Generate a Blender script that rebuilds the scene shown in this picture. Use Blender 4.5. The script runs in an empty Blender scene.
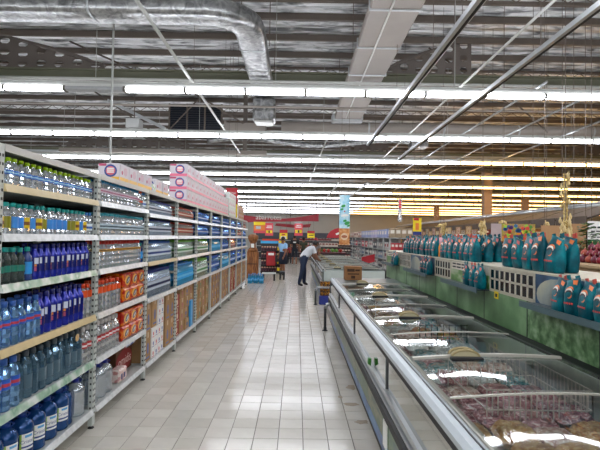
import bpy, bmesh, math, random
from mathutils import Vector, Matrix
random.seed(7)
R = random.uniform
PI = math.pi
sc = bpy.context.scene
COL = sc.collection

# ---------------------------------------------------------------- camera, world, exposure
CAM_H = 1.635
cam_d = bpy.data.cameras.new('camera')
cam_d.sensor_width = 36.0
cam_d.lens = 460.0 / 600.0 * 36.0
cam_d.clip_start = 0.05
cam_d.clip_end = 200
cam = bpy.data.objects.new('camera', cam_d)
COL.objects.link(cam)
cam.matrix_world = (Matrix.Translation((0, 0, CAM_H)) @ Matrix.Rotation(-0.00613, 4, 'Z')
                    @ Matrix.Rotation(PI / 2 + 0.02618, 4, 'X') @ Matrix.Rotation(0.015, 4, 'Z'))
sc.camera = cam
w = bpy.data.worlds.new('world'); sc.world = w; w.use_nodes = True
w.node_tree.nodes['Background'].inputs[0].default_value = (0.93, 0.97, 1.0, 1)
w.node_tree.nodes['Background'].inputs[1].default_value = 0.7
sc.view_settings.view_transform = 'Standard'
sc.view_settings.look = 'None'
sc.view_settings.gamma = 1.0
sc.view_settings.use_curve_mapping = False
sc.view_settings.exposure = 0.3
TUBE_POWER = 19.0
sc.cycles.max_bounces = 8
sc.cycles.diffuse_bounces = 4
sc.cycles.glossy_bounces = 4
sc.cycles.transparent_max_bounces = 14
sc.cycles.sample_clamp_indirect = 4.0
sc.cycles.caustics_reflective = False
sc.cycles.caustics_refractive = False
sc.cycles.use_denoising = True

# ---------------------------------------------------------------- materials
def srgb(c):
    if isinstance(c, str):
        c = [int(c[i:i + 2], 16) / 255 for i in (0, 2, 4)]
    return tuple(v / 12.92 if v <= .04045 else ((v + .055) / 1.055) ** 2.4 for v in c)

MATS = {}
def M(name, col, rough=.5, metal=0., var=.1, scale=12., bump=0., rnd=0., coat=0., spec=.5, coord='Object'):
    """plain surface: base colour broken up with noise, optional bump and per-object brightness change"""
    if name in MATS: return MATS[name]
    m = bpy.data.materials.new(name); m.use_nodes = True
    nt = m.node_tree; b = nt.nodes['Principled BSDF']
    c = srgb(col)
    b.inputs['Roughness'].default_value = rough
    b.inputs['Metallic'].default_value = metal
    b.inputs['Specular IOR Level'].default_value = spec
    if coat: b.inputs['Coat Weight'].default_value = coat; b.inputs['Coat Roughness'].default_value = .08
    tc = nt.nodes.new('ShaderNodeTexCoord'); n = nt.nodes.new('ShaderNodeTexNoise')
    n.inputs['Scale'].default_value = scale; n.inputs['Detail'].default_value = 3
    nt.links.new(tc.outputs[coord], n.inputs['Vector'])
    mx = nt.nodes.new('ShaderNodeMix'); mx.data_type = 'RGBA'
    mx.inputs[6].default_value = (*[max(0, v * (1 - var)) for v in c], 1)
    mx.inputs[7].default_value = (*[min(1, v * (1 + var)) for v in c], 1)
    nt.links.new(n.outputs['Fac'], mx.inputs[0])
    out = mx.outputs[2]
    if rnd:
        oi = nt.nodes.new('ShaderNodeObjectInfo'); hs = nt.nodes.new('ShaderNodeHueSaturation')
        mr = nt.nodes.new('ShaderNodeMapRange'); mr.inputs[3].default_value = 1 - rnd; mr.inputs[4].default_value = 1 + rnd
        nt.links.new(oi.outputs['Random'], mr.inputs[0]); nt.links.new(mr.outputs[0], hs.inputs['Value'])
        nt.links.new(out, hs.inputs['Color']); out = hs.outputs[0]
    nt.links.new(out, b.inputs['Base Color'])
    if bump:
        bp = nt.nodes.new('ShaderNodeBump'); bp.inputs['Strength'].default_value = bump; bp.inputs['Distance'].default_value = .02
        nt.links.new(n.outputs['Fac'], bp.inputs['Height']); nt.links.new(bp.outputs[0], b.inputs['Normal'])
    MATS[name] = m
    return m

def MG(name, col, opaque=.5, rough=.12, tint=None):
    """clear plastic or glass: part see-through, part glossy"""
    if name in MATS: return MATS[name]
    m = bpy.data.materials.new(name); m.use_nodes = True
    nt = m.node_tree; b = nt.nodes['Principled BSDF']; o = nt.nodes['Material Output']
    c = srgb(col)
    b.inputs['Base Color'].default_value = (*c, 1); b.inputs['Roughness'].default_value = rough
    b.inputs['Specular IOR Level'].default_value = 1.0
    b.inputs['Metallic'].default_value = .3
    b.inputs['Coat Weight'].default_value = .8; b.inputs['Coat Roughness'].default_value = .04
    n = nt.nodes.new('ShaderNodeTexNoise'); n.inputs['Scale'].default_value = 70
    bp = nt.nodes.new('ShaderNodeBump'); bp.inputs['Strength'].default_value = .5; bp.inputs['Distance'].default_value = .01
    nt.links.new(n.outputs['Fac'], bp.inputs['Height']); nt.links.new(bp.outputs[0], b.inputs['Normal'])
    t = nt.nodes.new('ShaderNodeBsdfTransparent'); t.inputs[0].default_value = (*(srgb(tint) if tint else c), 1)
    mx = nt.nodes.new('ShaderNodeMixShader'); mx.inputs[0].default_value = opaque
    nt.links.new(t.outputs[0], mx.inputs[1]); nt.links.new(b.outputs[0], mx.inputs[2]); nt.links.new(mx.outputs[0], o.inputs[0])
    MATS[name] = m
    return m

def MC(name, col, opaque=.5, tint=None, rough=.1, metal=.65):
    """thin shiny clear plastic: part see-through, part mirror-like facets"""
    m = MG(name, col, opaque, rough, tint)
    b = m.node_tree.nodes['Principled BSDF']
    b.inputs['Metallic'].default_value = metal; b.inputs['Coat Weight'].default_value = 0
    for l in list(b.inputs['Normal'].links): m.node_tree.links.remove(l)
    return m

def MW(name, col, haze=.12, rough=.03, ior=1.33):
    """water-filled clear bottle: refracting body with a little milky haze"""
    if name in MATS: return MATS[name]
    m = bpy.data.materials.new(name); m.use_nodes = True
    nt = m.node_tree; b = nt.nodes['Principled BSDF']
    n = nt.nodes.new('ShaderNodeTexNoise'); n.inputs['Scale'].default_value = 18
    tc = nt.nodes.new('ShaderNodeTexCoord'); nt.links.new(tc.outputs['Object'], n.inputs['Vector'])
    mr = nt.nodes.new('ShaderNodeMapRange'); mr.inputs[3].default_value = rough; mr.inputs[4].default_value = rough * 3
    nt.links.new(n.outputs['Fac'], mr.inputs[0]); nt.links.new(mr.outputs[0], b.inputs['Roughness'])
    b.inputs['Base Color'].default_value = (*srgb(col), 1)
    b.inputs['Coat Weight'].default_value = .6; b.inputs['Coat Roughness'].default_value = .06
    b.inputs['Transmission Weight'].default_value = 1 - haze; b.inputs['IOR'].default_value = ior
    MATS[name] = m
    return m

def MGLASS(name, tint='E8F0EC', base=.06, rough=.03):
    """flat pane: clear, mirror-like at grazing angles"""
    if name in MATS: return MATS[name]
    m = bpy.data.materials.new(name); m.use_nodes = True
    nt = m.node_tree; o = nt.nodes['Material Output']; nt.nodes.remove(nt.nodes['Principled BSDF'])
    g = nt.nodes.new('ShaderNodeBsdfGlossy'); g.inputs['Roughness'].default_value = rough
    t = nt.nodes.new('ShaderNodeBsdfTransparent'); t.inputs[0].default_value = (*srgb(tint), 1)
    fr = nt.nodes.new('ShaderNodeFresnel'); fr.inputs[0].default_value = 1.5
    ad = nt.nodes.new('ShaderNodeMath'); ad.operation = 'ADD'; ad.inputs[1].default_value = base; ad.use_clamp = True
    n = nt.nodes.new('ShaderNodeTexNoise'); n.inputs['Scale'].default_value = 2.5
    tc = nt.nodes.new('ShaderNodeTexCoord'); nt.links.new(tc.outputs['Object'], n.inputs['Vector'])
    bp = nt.nodes.new('ShaderNodeBump'); bp.inputs['Strength'].default_value = .1; bp.inputs['Distance'].default_value = .02
    nt.links.new(n.outputs['Fac'], bp.inputs['Height']); nt.links.new(bp.outputs[0], g.inputs['Normal'])
    mx = nt.nodes.new('ShaderNodeMixShader')
    nt.links.new(fr.outputs[0], ad.inputs[0]); nt.links.new(ad.outputs[0], mx.inputs[0])
    nt.links.new(t.outputs[0], mx.inputs[1]); nt.links.new(g.outputs[0], mx.inputs[2]); nt.links.new(mx.outputs[0], o.inputs[0])
    MATS[name] = m
    return m

def ME(name, col, strength):
    if name in MATS: return MATS[name]
    m = bpy.data.materials.new(name); m.use_nodes = True
    b = m.node_tree.nodes['Principled BSDF']
    b.inputs['Base Color'].default_value = (.8, .8, .8, 1)
    b.inputs['Emission Color'].default_value = (*srgb(col), 1)
    b.inputs['Emission Strength'].default_value = strength
    MATS[name] = m
    return m

def MRAMP(name, stops, scale=5., rough=.4, detail=6, coord='Object', stretch=(1, 1, 1), metal=0., coat=0., bump=0., dist=0., rnd=False, spec=.5):
    """noise through a colour ramp: printed pictures, mixed goods, foil"""
    if name in MATS: return MATS[name]
    m = bpy.data.materials.new(name); m.use_nodes = True
    nt = m.node_tree; b = nt.nodes['Principled BSDF']
    b.inputs['Roughness'].default_value = rough; b.inputs['Metallic'].default_value = metal
    b.inputs['Specular IOR Level'].default_value = spec
    if coat: b.inputs['Coat Weight'].default_value = coat; b.inputs['Coat Roughness'].default_value = .1
    tc = nt.nodes.new('ShaderNodeTexCoord'); mp = nt.nodes.new('ShaderNodeMapping')
    mp.inputs['Scale'].default_value = stretch
    nt.links.new(tc.outputs[coord], mp.inputs['Vector'])
    n = nt.nodes.new('ShaderNodeTexNoise'); n.inputs['Scale'].default_value = scale; n.inputs['Detail'].default_value = detail
    n.inputs['Distortion'].default_value = dist
    if rnd:
        n.noise_dimensions = '4D'; oi = nt.nodes.new('ShaderNodeObjectInfo')
        mu = nt.nodes.new('ShaderNodeMath'); mu.operation = 'MULTIPLY'; mu.inputs[1].default_value = 40
        nt.links.new(oi.outputs['Random'], mu.inputs[0]); nt.links.new(mu.outputs[0], n.inputs['W'])
    nt.links.new(mp.outputs[0], n.inputs['Vector'])
    r = nt.nodes.new('ShaderNodeValToRGB'); e = r.color_ramp.elements
    while len(e) < len(stops): e.new(.5)
    for k, (p, c) in enumerate(stops):
        e[k].position = p; e[k].color = (*srgb(c), 1)
    nt.links.new(n.outputs['Fac'], r.inputs[0]); nt.links.new(r.outputs[0], b.inputs['Base Color'])
    if bump:
        bp = nt.nodes.new('ShaderNodeBump'); bp.inputs['Strength'].default_value = bump; bp.inputs['Distance'].default_value = .02
        nt.links.new(n.outputs['Fac'], bp.inputs['Height']); nt.links.new(bp.outputs[0], b.inputs['Normal'])
    MATS[name] = m
    return m

# ---------------------------------------------------------------- mesh helpers
class MB:
    def __init__(s): s.v = []; s.f = []; s.mi = []; s.sm = []
    def add(s, vs, fs, m=0, smooth=False):
        o = len(s.v); s.v += [tuple(p) for p in vs]
        for f in fs: s.f.append([i + o for i in f]); s.mi.append(m); s.sm.append(smooth)
        return s
    def box(s, x0, x1, y0, y1, z0, z1, m=0):
        return s.add([(x0, y0, z0), (x1, y0, z0), (x1, y1, z0), (x0, y1, z0), (x0, y0, z1), (x1, y0, z1), (x1, y1, z1), (x0, y1, z1)],
                     [(0, 3, 2, 1), (4, 5, 6, 7), (0, 1, 5, 4), (1, 2, 6, 5), (2, 3, 7, 6), (3, 0, 4, 7)], m)
    def rbox(s, x0, x1, y0, y1, z0, z1, b=.01, m=0):
        """box with all edges chamfered by b"""
        bm = bmesh.new(); bmesh.ops.create_cube(bm, size=1)
        for q in bm.verts: q.co = Vector(((x0 + x1) / 2 + q.co.x * (x1 - x0), (y0 + y1) / 2 + q.co.y * (y1 - y0), (z0 + z1) / 2 + q.co.z * (z1 - z0)))
        bmesh.ops.bevel(bm, geom=bm.edges[:], offset=b, segments=1, affect='EDGES')
        bm.verts.index_update()
        s.add([q.co[:] for q in bm.verts], [[q.index for q in f.verts] for f in bm.faces], m)
        bm.free(); return s
    def lathe(s, prof, seg=12, c=(0, 0, 0), m=0, smooth=True, sq=0., cap=True):
        o = len(s.v); vs = []
        for r, z in prof:
            for k in range(seg):
                a = 2 * PI * k / seg
                q = 1.0
                if sq: q = 1 / max(abs(math.cos(a)), abs(math.sin(a))) ** sq
                vs.append((c[0] + r * q * math.cos(a), c[1] + r * q * math.sin(a), c[2] + z))
        fs = []
        for i in range(len(prof) - 1):
            for k in range(seg):
                k2 = (k + 1) % seg
                fs.append((i * seg + k, i * seg + k2, (i + 1) * seg + k2, (i + 1) * seg + k))
        if cap:
            fs.append(tuple(range(seg - 1, -1, -1))); fs.append(tuple((len(prof) - 1) * seg + k for k in range(seg)))
        return s.add(vs, fs, m, smooth)
    def tube(s, path, r, seg=6, m=0, smooth=True):
        P = [Vector(p) for p in path]; vs = []; fs = []
        rr = r if isinstance(r, (list, tuple)) else [r] * len(P)
        for i, p in enumerate(P):
            t = (P[min(i + 1, len(P) - 1)] - P[max(i - 1, 0)]).normalized()
            up = Vector((0, 0, 1)) if abs(t.z) < .95 else Vector((1, 0, 0))
            a = t.cross(up).normalized(); b = a.cross(t)
            for k in range(seg):
                th = 2 * PI * (k + .5) / seg
                vs.append(p + (a * math.cos(th) + b * math.sin(th)) * rr[i])
        for i in range(len(P) - 1):
            for k in range(seg):
                k2 = (k + 1) % seg
                fs.append((i * seg + k, i * seg + k2, (i + 1) * seg + k2, (i + 1) * seg + k))
        fs.append(tuple(range(seg - 1, -1, -1))); fs.append(tuple((len(P) - 1) * seg + k for k in range(seg)))
        return s.add(vs, fs, m, smooth and seg > 4)
    def prism(s, poly, axis, a, b, m=0):
        """2-D polygon pushed along an axis from a to b; poly is in the other two axes in order"""
        def p3(u, v, t): return {'x': (t, u, v), 'y': (u, t, v), 'z': (u, v, t)}[axis]
        n = len(poly)
        vs = [p3(u, v, a) for u, v in poly] + [p3(u, v, b) for u, v in poly]
        fs = [tuple(range(n)), tuple(range(2 * n - 1, n - 1, -1))] + [(k, (k + 1) % n, n + (k + 1) % n, n + k) for k in range(n)]
        return s.add(vs, fs, m)
    def sphere(s, c, r, seg=10, rings=6, m=0, sc_=(1, 1, 1)):
        pr = [(max(.001, r * math.sin(PI * i / rings)), -r * math.cos(PI * i / rings)) for i in range(rings + 1)]
        o = len(s.v); s.lathe(pr, seg, (0, 0, 0), m)
        for i in range(o, len(s.v)):
            p = s.v[i]; s.v[i] = (c[0] + p[0] * sc_[0], c[1] + p[1] * sc_[1], c[2] + p[2] * sc_[2])
        return s
    def mesh(s, name, mats, off=(0, 0, 0)):
        me = bpy.data.meshes.new(name)
        me.from_pydata([(p[0] - off[0], p[1] - off[1], p[2] - off[2]) for p in s.v], [], s.f)
        for m in (mats if isinstance(mats, (list, tuple)) else [mats]): me.materials.append(m)
        me.polygons.foreach_set('material_index', s.mi); me.polygons.foreach_set('use_smooth', s.sm)
        bm = bmesh.new(); bm.from_mesh(me); bmesh.ops.recalc_face_normals(bm, faces=bm.faces[:]); bm.to_mesh(me); bm.free()
        return me
    def obj(s, name, mats, parent=None, off=None):
        if off is None:
            off = (0, 0, 0); p = parent
            while p is not None:
                off = tuple(a + b for a, b in zip(off, p.location)); p = p.parent
        return link(name, s.mesh(name, mats, off), parent)

SMALL = {'slots', 'upright_wire', 'bottles', 'caps', 'labels', 'print', 'emblem', 'hanger_rod', 'cord', 'fingers', 'eyes', 'ears', 'heading_print', 'bumper_trim',
         'hoop', 'bar', 'rod', 'lettering', 'seam_band', 'fascia', 'tassel', 'end_clip', 'label', 'ears_fold', 'corner', 'slat', 'grid_frame'}
def link(name, data, parent=None, loc=(0, 0, 0), rot=None, scale=None):
    o = bpy.data.objects.new(name, data); COL.objects.link(o)
    if parent is not None and name in SMALL: o['kind'] = 'stuff'      # pieces too small to pick apart
    o.location = loc
    if rot is not None: o.rotation_euler = rot if isinstance(rot, (tuple, list)) else (0, 0, rot)
    if scale is not None: o.scale = scale if isinstance(scale, (tuple, list)) else (scale,) * 3
    if parent is not None: o.parent = parent
    return o

def tag(o, label, cat, group=None, kind=None):
    o['label'] = label; o['category'] = cat
    if group: o['group'] = group
    if kind: o['kind'] = kind
    return o
def thing(name, label, cat, loc=(0, 0, 0), group=None, rot=None):
    return tag(link(name, None, None, loc, rot), label, cat, group)
def struct(o): o['kind'] = 'structure'; return o

def spawn(proto, loc, label, cat, group=None, rot=None, scale=None):
    """proto = (name, [(part name, mesh, parent index or None)]); every copy is a thing with its own parts"""
    name, parts = proto
    if len(parts) == 1:
        return tag(link(name, parts[0][1], None, loc, rot, scale), label, cat, group)
    root = tag(link(name, None, None, loc, rot, scale), label, cat, group)
    made = []
    for pn, me, pi in parts:
        made.append(link(pn, me, root if pi is None else made[pi]))
    return root

_txt = {}
def text_mesh(string, size, mat, bend=None, flat=True):
    """flat lettering in the local XZ plane facing -Y, centred; bend = radius wraps it round Z"""
    cu = bpy.data.curves.new('lettering', 'FONT'); cu.body = string; cu.size = size
    cu.align_x = 'CENTER'; cu.align_y = 'CENTER'; cu.resolution_u = 3
    o = bpy.data.objects.new('lettering', cu); COL.objects.link(o)
    dg = bpy.context.evaluated_depsgraph_get(); dg.update()
    me = bpy.data.meshes.new_from_object(o.evaluated_get(dg))
    bpy.data.objects.remove(o); bpy.data.curves.remove(cu)
    for v in me.vertices:
        x, y = v.co.x, v.co.y
        if bend: v.co = (bend * math.sin(x / bend), -bend * math.cos(x / bend), y)
        else: v.co = (x, 0, y)
    me.materials.clear(); me.materials.append(mat)
    return me

# ---------------------------------------------------------------- shared materials
white_paint = M('white_paint', 'D9DAD6', .45, var=.05)
steel_paint = M('steel_paint', 'B9BBB6', .4, var=.08, scale=30)
dark_metal = M('dark_metal', '2A2B2C', .45, .3)
black_rubber = M('black_rubber', '141414', .6)
chrome = M('chrome', 'C8CBCD', .18, 1., var=.05)
brushed = M('brushed_steel', 'AEB2B4', .3, .9, var=.08, scale=60)
roof_steel = M('roof_steel', '675D55', .6, .1, var=.2, scale=3)
girder_paint = M('girder_paint', '6E6F5C', .55, var=.12, scale=2)
plate_paint = M('plate_paint', '6A625C', .6, var=.15, scale=2)
galv = M('galvanised', 'C2C6C8', .35, .55, var=.1, scale=8)
duct_white = M('duct_white', '9E968E', .5, .15, var=.1, scale=2)
foil = MRAMP('duct_foil', [(.3, '747576'), (.5, '9C9D9D'), (.7, 'C4C5C5')], 5, .3, 3, metal=.85, bump=.7, dist=1.5)
roof_foil = MRAMP('roof_foil', [(.34, '6A6B6C'), (.46, 'B4B7B9'), (.56, 'F2F4F5')], 3.2, .4, 6, metal=.25, stretch=(.45, 2.4, 1), bump=.8, dist=.6)
cardboard = M('cardboard', 'A98358', .8, var=.12, scale=14, rnd=.12)
red_board = M('red_board', 'B71F2B', .55)
yellow_board = M('yellow_board', 'EFD21A', .55)
ink = M('ink', '16181C', .6)
paper = M('paper', 'F2F1EC', .6, var=.03)

# ---------------------------------------------------------------- the setting
X0, X1, Y0, Y1, ROOF = -20.0, 36.0, -9.0, 58.0, 7.0
HANG = 6.68        # trunking rods end at the joist chords
# floor: dark joint bed with raised tiles; far floor carries the tile pattern in its material
grout = bpy.data.materials.new('floor_far'); grout.use_nodes = True
nt = grout.node_tree; b = nt.nodes['Principled BSDF']
tc = nt.nodes.new('ShaderNodeTexCoord'); br = nt.nodes.new('ShaderNodeTexBrick')
br.offset = 0; br.inputs['Scale'].default_value = 1; br.inputs['Brick Width'].default_value = .2; br.inputs['Row Height'].default_value = .2
br.inputs['Mortar Size'].default_value = .0022
br.inputs['Color1'].default_value = (*srgb('D0CABE'), 1); br.inputs['Color2'].default_value = (*srgb('C8C2B6'), 1); br.inputs['Mortar'].default_value = (*srgb('77726A'), 1)
nt.links.new(tc.outputs['Object'], br.inputs['Vector']); nt.links.new(br.outputs[0], b.inputs['Base Color'])
b.inputs['Roughness'].default_value = .2
floor = struct(MB().box(X0, X1, Y0, Y1, -.2, 0).obj('floor', grout))
tile_mats = [M('floor_tile_%d' % k, c, .13, var=.07, scale=9, bump=.02, coord='Object') for k, c in enumerate(('D3CDC1', 'CEC8BC', 'D7D2C6', 'CAC4B7'))]
def tile_mb(mb, x, y):
    g, h, b = .0022, .004, .0018
    x0, x1, y0, y1 = x + g, x + .2 - g, y + g, y + .2 - g
    return mb.add([(x0, y0, 0), (x1, y0, 0), (x1, y1, 0), (x0, y1, 0), (x0 + b, y0 + b, h), (x1 - b, y0 + b, h), (x1 - b, y1 - b, h), (x0 + b, y1 - b, h)],
                  [(4, 5, 6, 7), (0, 1, 5, 4), (1, 2, 6, 5), (2, 3, 7, 6), (3, 0, 4, 7)])
tile_me = [tile_mb(MB(), 0, 0).mesh('tile', m) for m in tile_mats]
TX0 = -1.722 - .006
bedding = M('tile_joint', '6E6960', .8)
struct_bed = MB().box(-2.5, .75, 2.6, 12.5, .0, .0012).obj('joint_bed', bedding, floor)
for j in range(25):
    for i in range(12):
        link('tile', random.choice(tile_me), floor, (TX0 + .2 * i, 3.36 + .2 * j, .001))
far = MB()
for j in range(-3, 46):
    for i in range(-3, 12):
        if 0 <= j < 25 and i >= 0: continue
        tile_mb(far, TX0 + .2 * i, 3.36 + .2 * j)
        if (i + j * 3) % 4: far.mi[-5:] = [(i * 7 + j * 5) % 4] * 5
o = far.obj('floor_tiles', tile_mats, floor); o.location.z = .001; o['kind'] = 'stuff'

stain_m = M('floor_stain', '8E7C62', .35, var=.3, scale=30)
for k, (sx, sy, sa, sb) in enumerate(((.62, 5.06, .07, .1), (.56, 4.55, .09, .05), (.6, 4.12, .08, .06), (.47, 4.75, .03, .05))):
    rg = random.Random(k + 40)
    pl = [(sx + sa * math.cos(t * PI / 7) * rg.uniform(.55, 1.1), sy + sb * math.sin(t * PI / 7) * rg.uniform(.55, 1.1)) for t in range(14)]
    MB().prism([(min(px, .655), py) for px, py in pl], 'z', .0045, .0056).obj('dirt_stain', stain_m, floor)
wall_mat = M('wall_paint', 'BDBDB8', .7, var=.05, scale=1)
struct(MB().box(X0, X1, Y1, Y1 + .2, 0, ROOF).obj('wall_far', wall_mat))
struct(MB().box(X0 - .2, X0, Y0, Y1, 0, ROOF).obj('wall_left', wall_mat))
struct(MB().box(X1, X1 + .2, Y0, Y1, 0, ROOF).obj('wall_right', wall_mat))
# roof deck of ribbed foil-backed sheet
mb = MB(); n = 0
y = Y0
while y < Y1:
    mb.add([(X0, y, ROOF), (X1, y, ROOF), (X1, y + .18, ROOF), (X0, y + .18, ROOF), (X0, y + .22, ROOF + .05), (X1, y + .22, ROOF + .05), (X0, y + .28, ROOF + .05), (X1, y + .28, ROOF + .05), (X0, y + .32, ROOF), (X1, y + .32, ROOF)],
           [(0, 1, 2, 3), (3, 2, 5, 4), (4, 5, 7, 6), (6, 7, 9, 8)])
    y += .32
mb.box(X0, X1, Y0, Y1, ROOF + .1, ROOF + .2)
ceiling = struct(mb.obj('ceiling', roof_foil))
# open-web joists
mb = MB()
JL = X1 - X0
mb.box(0, JL, -.05, .05, .2, .26).box(0, JL, -.045, .045, -.03, .04)
k = 0; x = 0
while x < JL - .3:
    mb.tube([(x, 0, .04), (x + .28, 0, .21)], .012, 4); mb.tube([(x + .28, 0, .21), (x + .56, 0, .04)], .012, 4); x += .56
joist_me = mb.mesh('joist', roof_steel)
purlin_me = MB().prism([(-.04, .0), (.04, .0), (.04, .015), (-.02, .015), (-.02, .14), (.06, .14), (.06, .155), (-.04, .155)], 'x', 0, JL).mesh('purlin', roof_steel)
for k in range(46):
    if k % 4 == 1: link('joist', joist_me, ceiling, (X0, 4.0 + 1.15 * k, 6.72))
    else: link('purlin', purlin_me, ceiling, (X0, 4.0 + 1.15 * k, 6.835))
# girders with pierced haunch plates
def haunch(mb, xs, y, zb, cols=7):
    """tapered plate pierced by rows of holes, from xs[0] (low end) to xs[1] (high end)"""
    xa, xb = xs
    for c in range(cols):
        a, b_ = c / cols, (c + 1) / cols
        h0, h1 = .12 + .95 * a ** .75, .12 + .95 * b_ ** .75
        nr = max(1, int((h0 + h1) / 2 / .26))
        u0, u1 = xa + (xb - xa) * a, xa + (xb - xa) * b_
        for r in range(nr):
            q = [(u0, zb + h0 * r / nr), (u1, zb + h1 * r / nr), (u1, zb + h1 * (r + 1) / nr), (u0, zb + h0 * (r + 1) / nr)]
            cx = sum(p[0] for p in q) / 4; cz = sum(p[1] for p in q) / 4
            hw, hh = abs(u1 - u0) * .27, min(abs(q[3][1] - q[0][1]), abs(q[2][1] - q[1][1])) * .27
            sgn = 1 if u1 > u0 else -1
            hole = [(cx - sgn * hw, cz - hh * .4), (cx - sgn * hw * .5, cz - hh), (cx + sgn * hw * .5, cz - hh), (cx + sgn * hw, cz - hh * .4),
                    (cx + sgn * hw, cz + hh * .4), (cx + sgn * hw * .5, cz + hh), (cx - sgn * hw * .5, cz + hh), (cx - sgn * hw, cz + hh * .4)]
            for t in (y - .015, y + .015):
                vs = [(p[0], t, p[1]) for p in q + hole]
                mb.add(vs, [(0, 1, 6, 5), (1, 7, 6), (1, 2, 8, 7), (2, 9, 8), (2, 3, 10, 9), (3, 11, 10), (3, 0, 4, 11), (0, 5, 4)])
    # top flange following the slope
    mb.add([(xa, y - .09, zb + .12), (xa, y + .09, zb + .12), (xb, y + .09, zb + 1.07), (xb, y - .09, zb + 1.07),
            (xa, y - .09, zb + .16), (xa, y + .09, zb + .16), (xb, y + .09, zb + 1.11), (xb, y - .09, zb + 1.11)],
           [(0, 1, 2, 3), (4, 5, 6, 7), (0, 1, 5, 4), (1, 2, 6, 5), (2, 3, 7, 6), (3, 0, 4, 7)])
for gi, gy in enumerate((12.2, 23.4, 31.5, 39.8, 48.2)):
    mb = MB().box(X0, X1, gy - .1, gy + .1, 5.78, 5.82).box(X0, X1, gy - .015, gy + .015, 5.82, 5.98).box(X0, X1, gy - .1, gy + .1, 5.98, 6.02)
    g = mb.obj('girder', girder_paint, ceiling)
    mb = MB()
    haunch(mb, (-5.2, -8.6), gy, 6.0); haunch(mb, (-12.2, -8.6), gy, 6.0)
    haunch(mb, (2.2, 4.6), gy, 6.0, 6); haunch(mb, (13.0, 17.0), gy, 6.0); haunch(mb, (21, 17.0), gy, 6.0)
    mb.obj('haunch_plate', plate_paint, ceiling)
    for px, py in ((-8.6, gy),):
        MB().box(px - .12, px + .12, py - .12, py + .12, 5.9, ROOF).obj('hanger_post', plate_paint, ceiling)
# columns
col_mat = M('column_paint', 'B89E8A', .6, var=.06)
for cx, cy, tint in ((11.4, 27.6, 'broad'), (15.9, 32.0, 'slim'), (12.2, 40.2, 'far')):
    wd = .24 if tint == 'broad' else .2
    c = thing('column', {'broad': 'beige square roof column behind the fruit stalls, the thickest one', 'slim': 'slim beige roof column beyond the thickest column',
               'far': 'pale beige roof column standing deepest in the hall'}[tint], 'column', (cx, cy, 0))
    c['kind'] = 'structure'
    MB().rbox(cx - wd, cx + wd, cy - wd, cy + wd, 0, 5.78, .03).obj('shaft', col_mat, c)
    MB().box(cx - wd - .05, cx + wd + .05, cy - wd - .05, cy + wd + .05, 0, .25).obj('plinth', dark_metal, c)

# ---------------------------------------------------------------- fluorescent rows
tube_cool = ME('tube_cool', 'F3F6FF', TUBE_POWER)
tube_warm = ME('tube_warm', 'FFC67A', TUBE_POWER)
tube_cool_mid = ME('tube_cool_mid', 'F3F6FF', TUBE_POWER * .65)
tube_warm_mid = ME('tube_warm_mid', 'FFC67A', TUBE_POWER * .65)
tube_cool_far = ME('tube_cool_far', 'F3F6FF', TUBE_POWER * .34)
tube_warm_far = ME('tube_warm_far', 'FFC67A', TUBE_POWER * .34)
LZ = 4.54
clip_grey = M('clip_grey', '6E6A62', .5)
def fixture_parts(mat):
    ho = MB().prism([(-.045, .09), (-.05, .03), (.05, .03), (.045, .09)], 'x', -.6, .6)
    le = MB().prism([(-.05, .03), (-.08, .005), (-.075, -.035), (-.035, -.055), (.035, -.055), (.075, -.035), (.08, .005), (.05, .03)], 'x', -.572, .572)
    cl = MB().box(-.6, -.574, -.083, .083, -.066, .032)
    cr = MB().box(.574, .6, -.083, .083, -.066, .032)
    return [('housing', ho.mesh('housing', white_paint), None), ('tube', le.mesh('tube', mat), None), ('end_clip', cl.mesh('end_clip', clip_grey), None), ('end_clip', cr.mesh('end_clip', clip_grey), None)]
fix_cool = ('fluorescent_light', fixture_parts(tube_cool)); fix_warm = ('fluorescent_light', fixture_parts(tube_warm))
fix_mid = (('fluorescent_light', fixture_parts(tube_cool_mid)), ('fluorescent_light', fixture_parts(tube_warm_mid)))
fix_far = (('fluorescent_light', fixture_parts(tube_cool_far)), ('fluorescent_light', fixture_parts(tube_warm_far)))
unlit = M('tube_unlit', 'B7B9BC', .4)
fix_dead = ('fluorescent_light', fixture_parts(unlit))
rows = [9.15 + 4.1 * k for k in range(-4, 12)]
built = 0
far_cool, far_warm, far_house = MB(), MB(), MB()
rail_n = 0
ORD = ['first', 'second', 'third', 'fourth', 'fifth', 'sixth', 'seventh', 'eighth', 'ninth', 'tenth', 'eleventh', 'twelfth']
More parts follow.
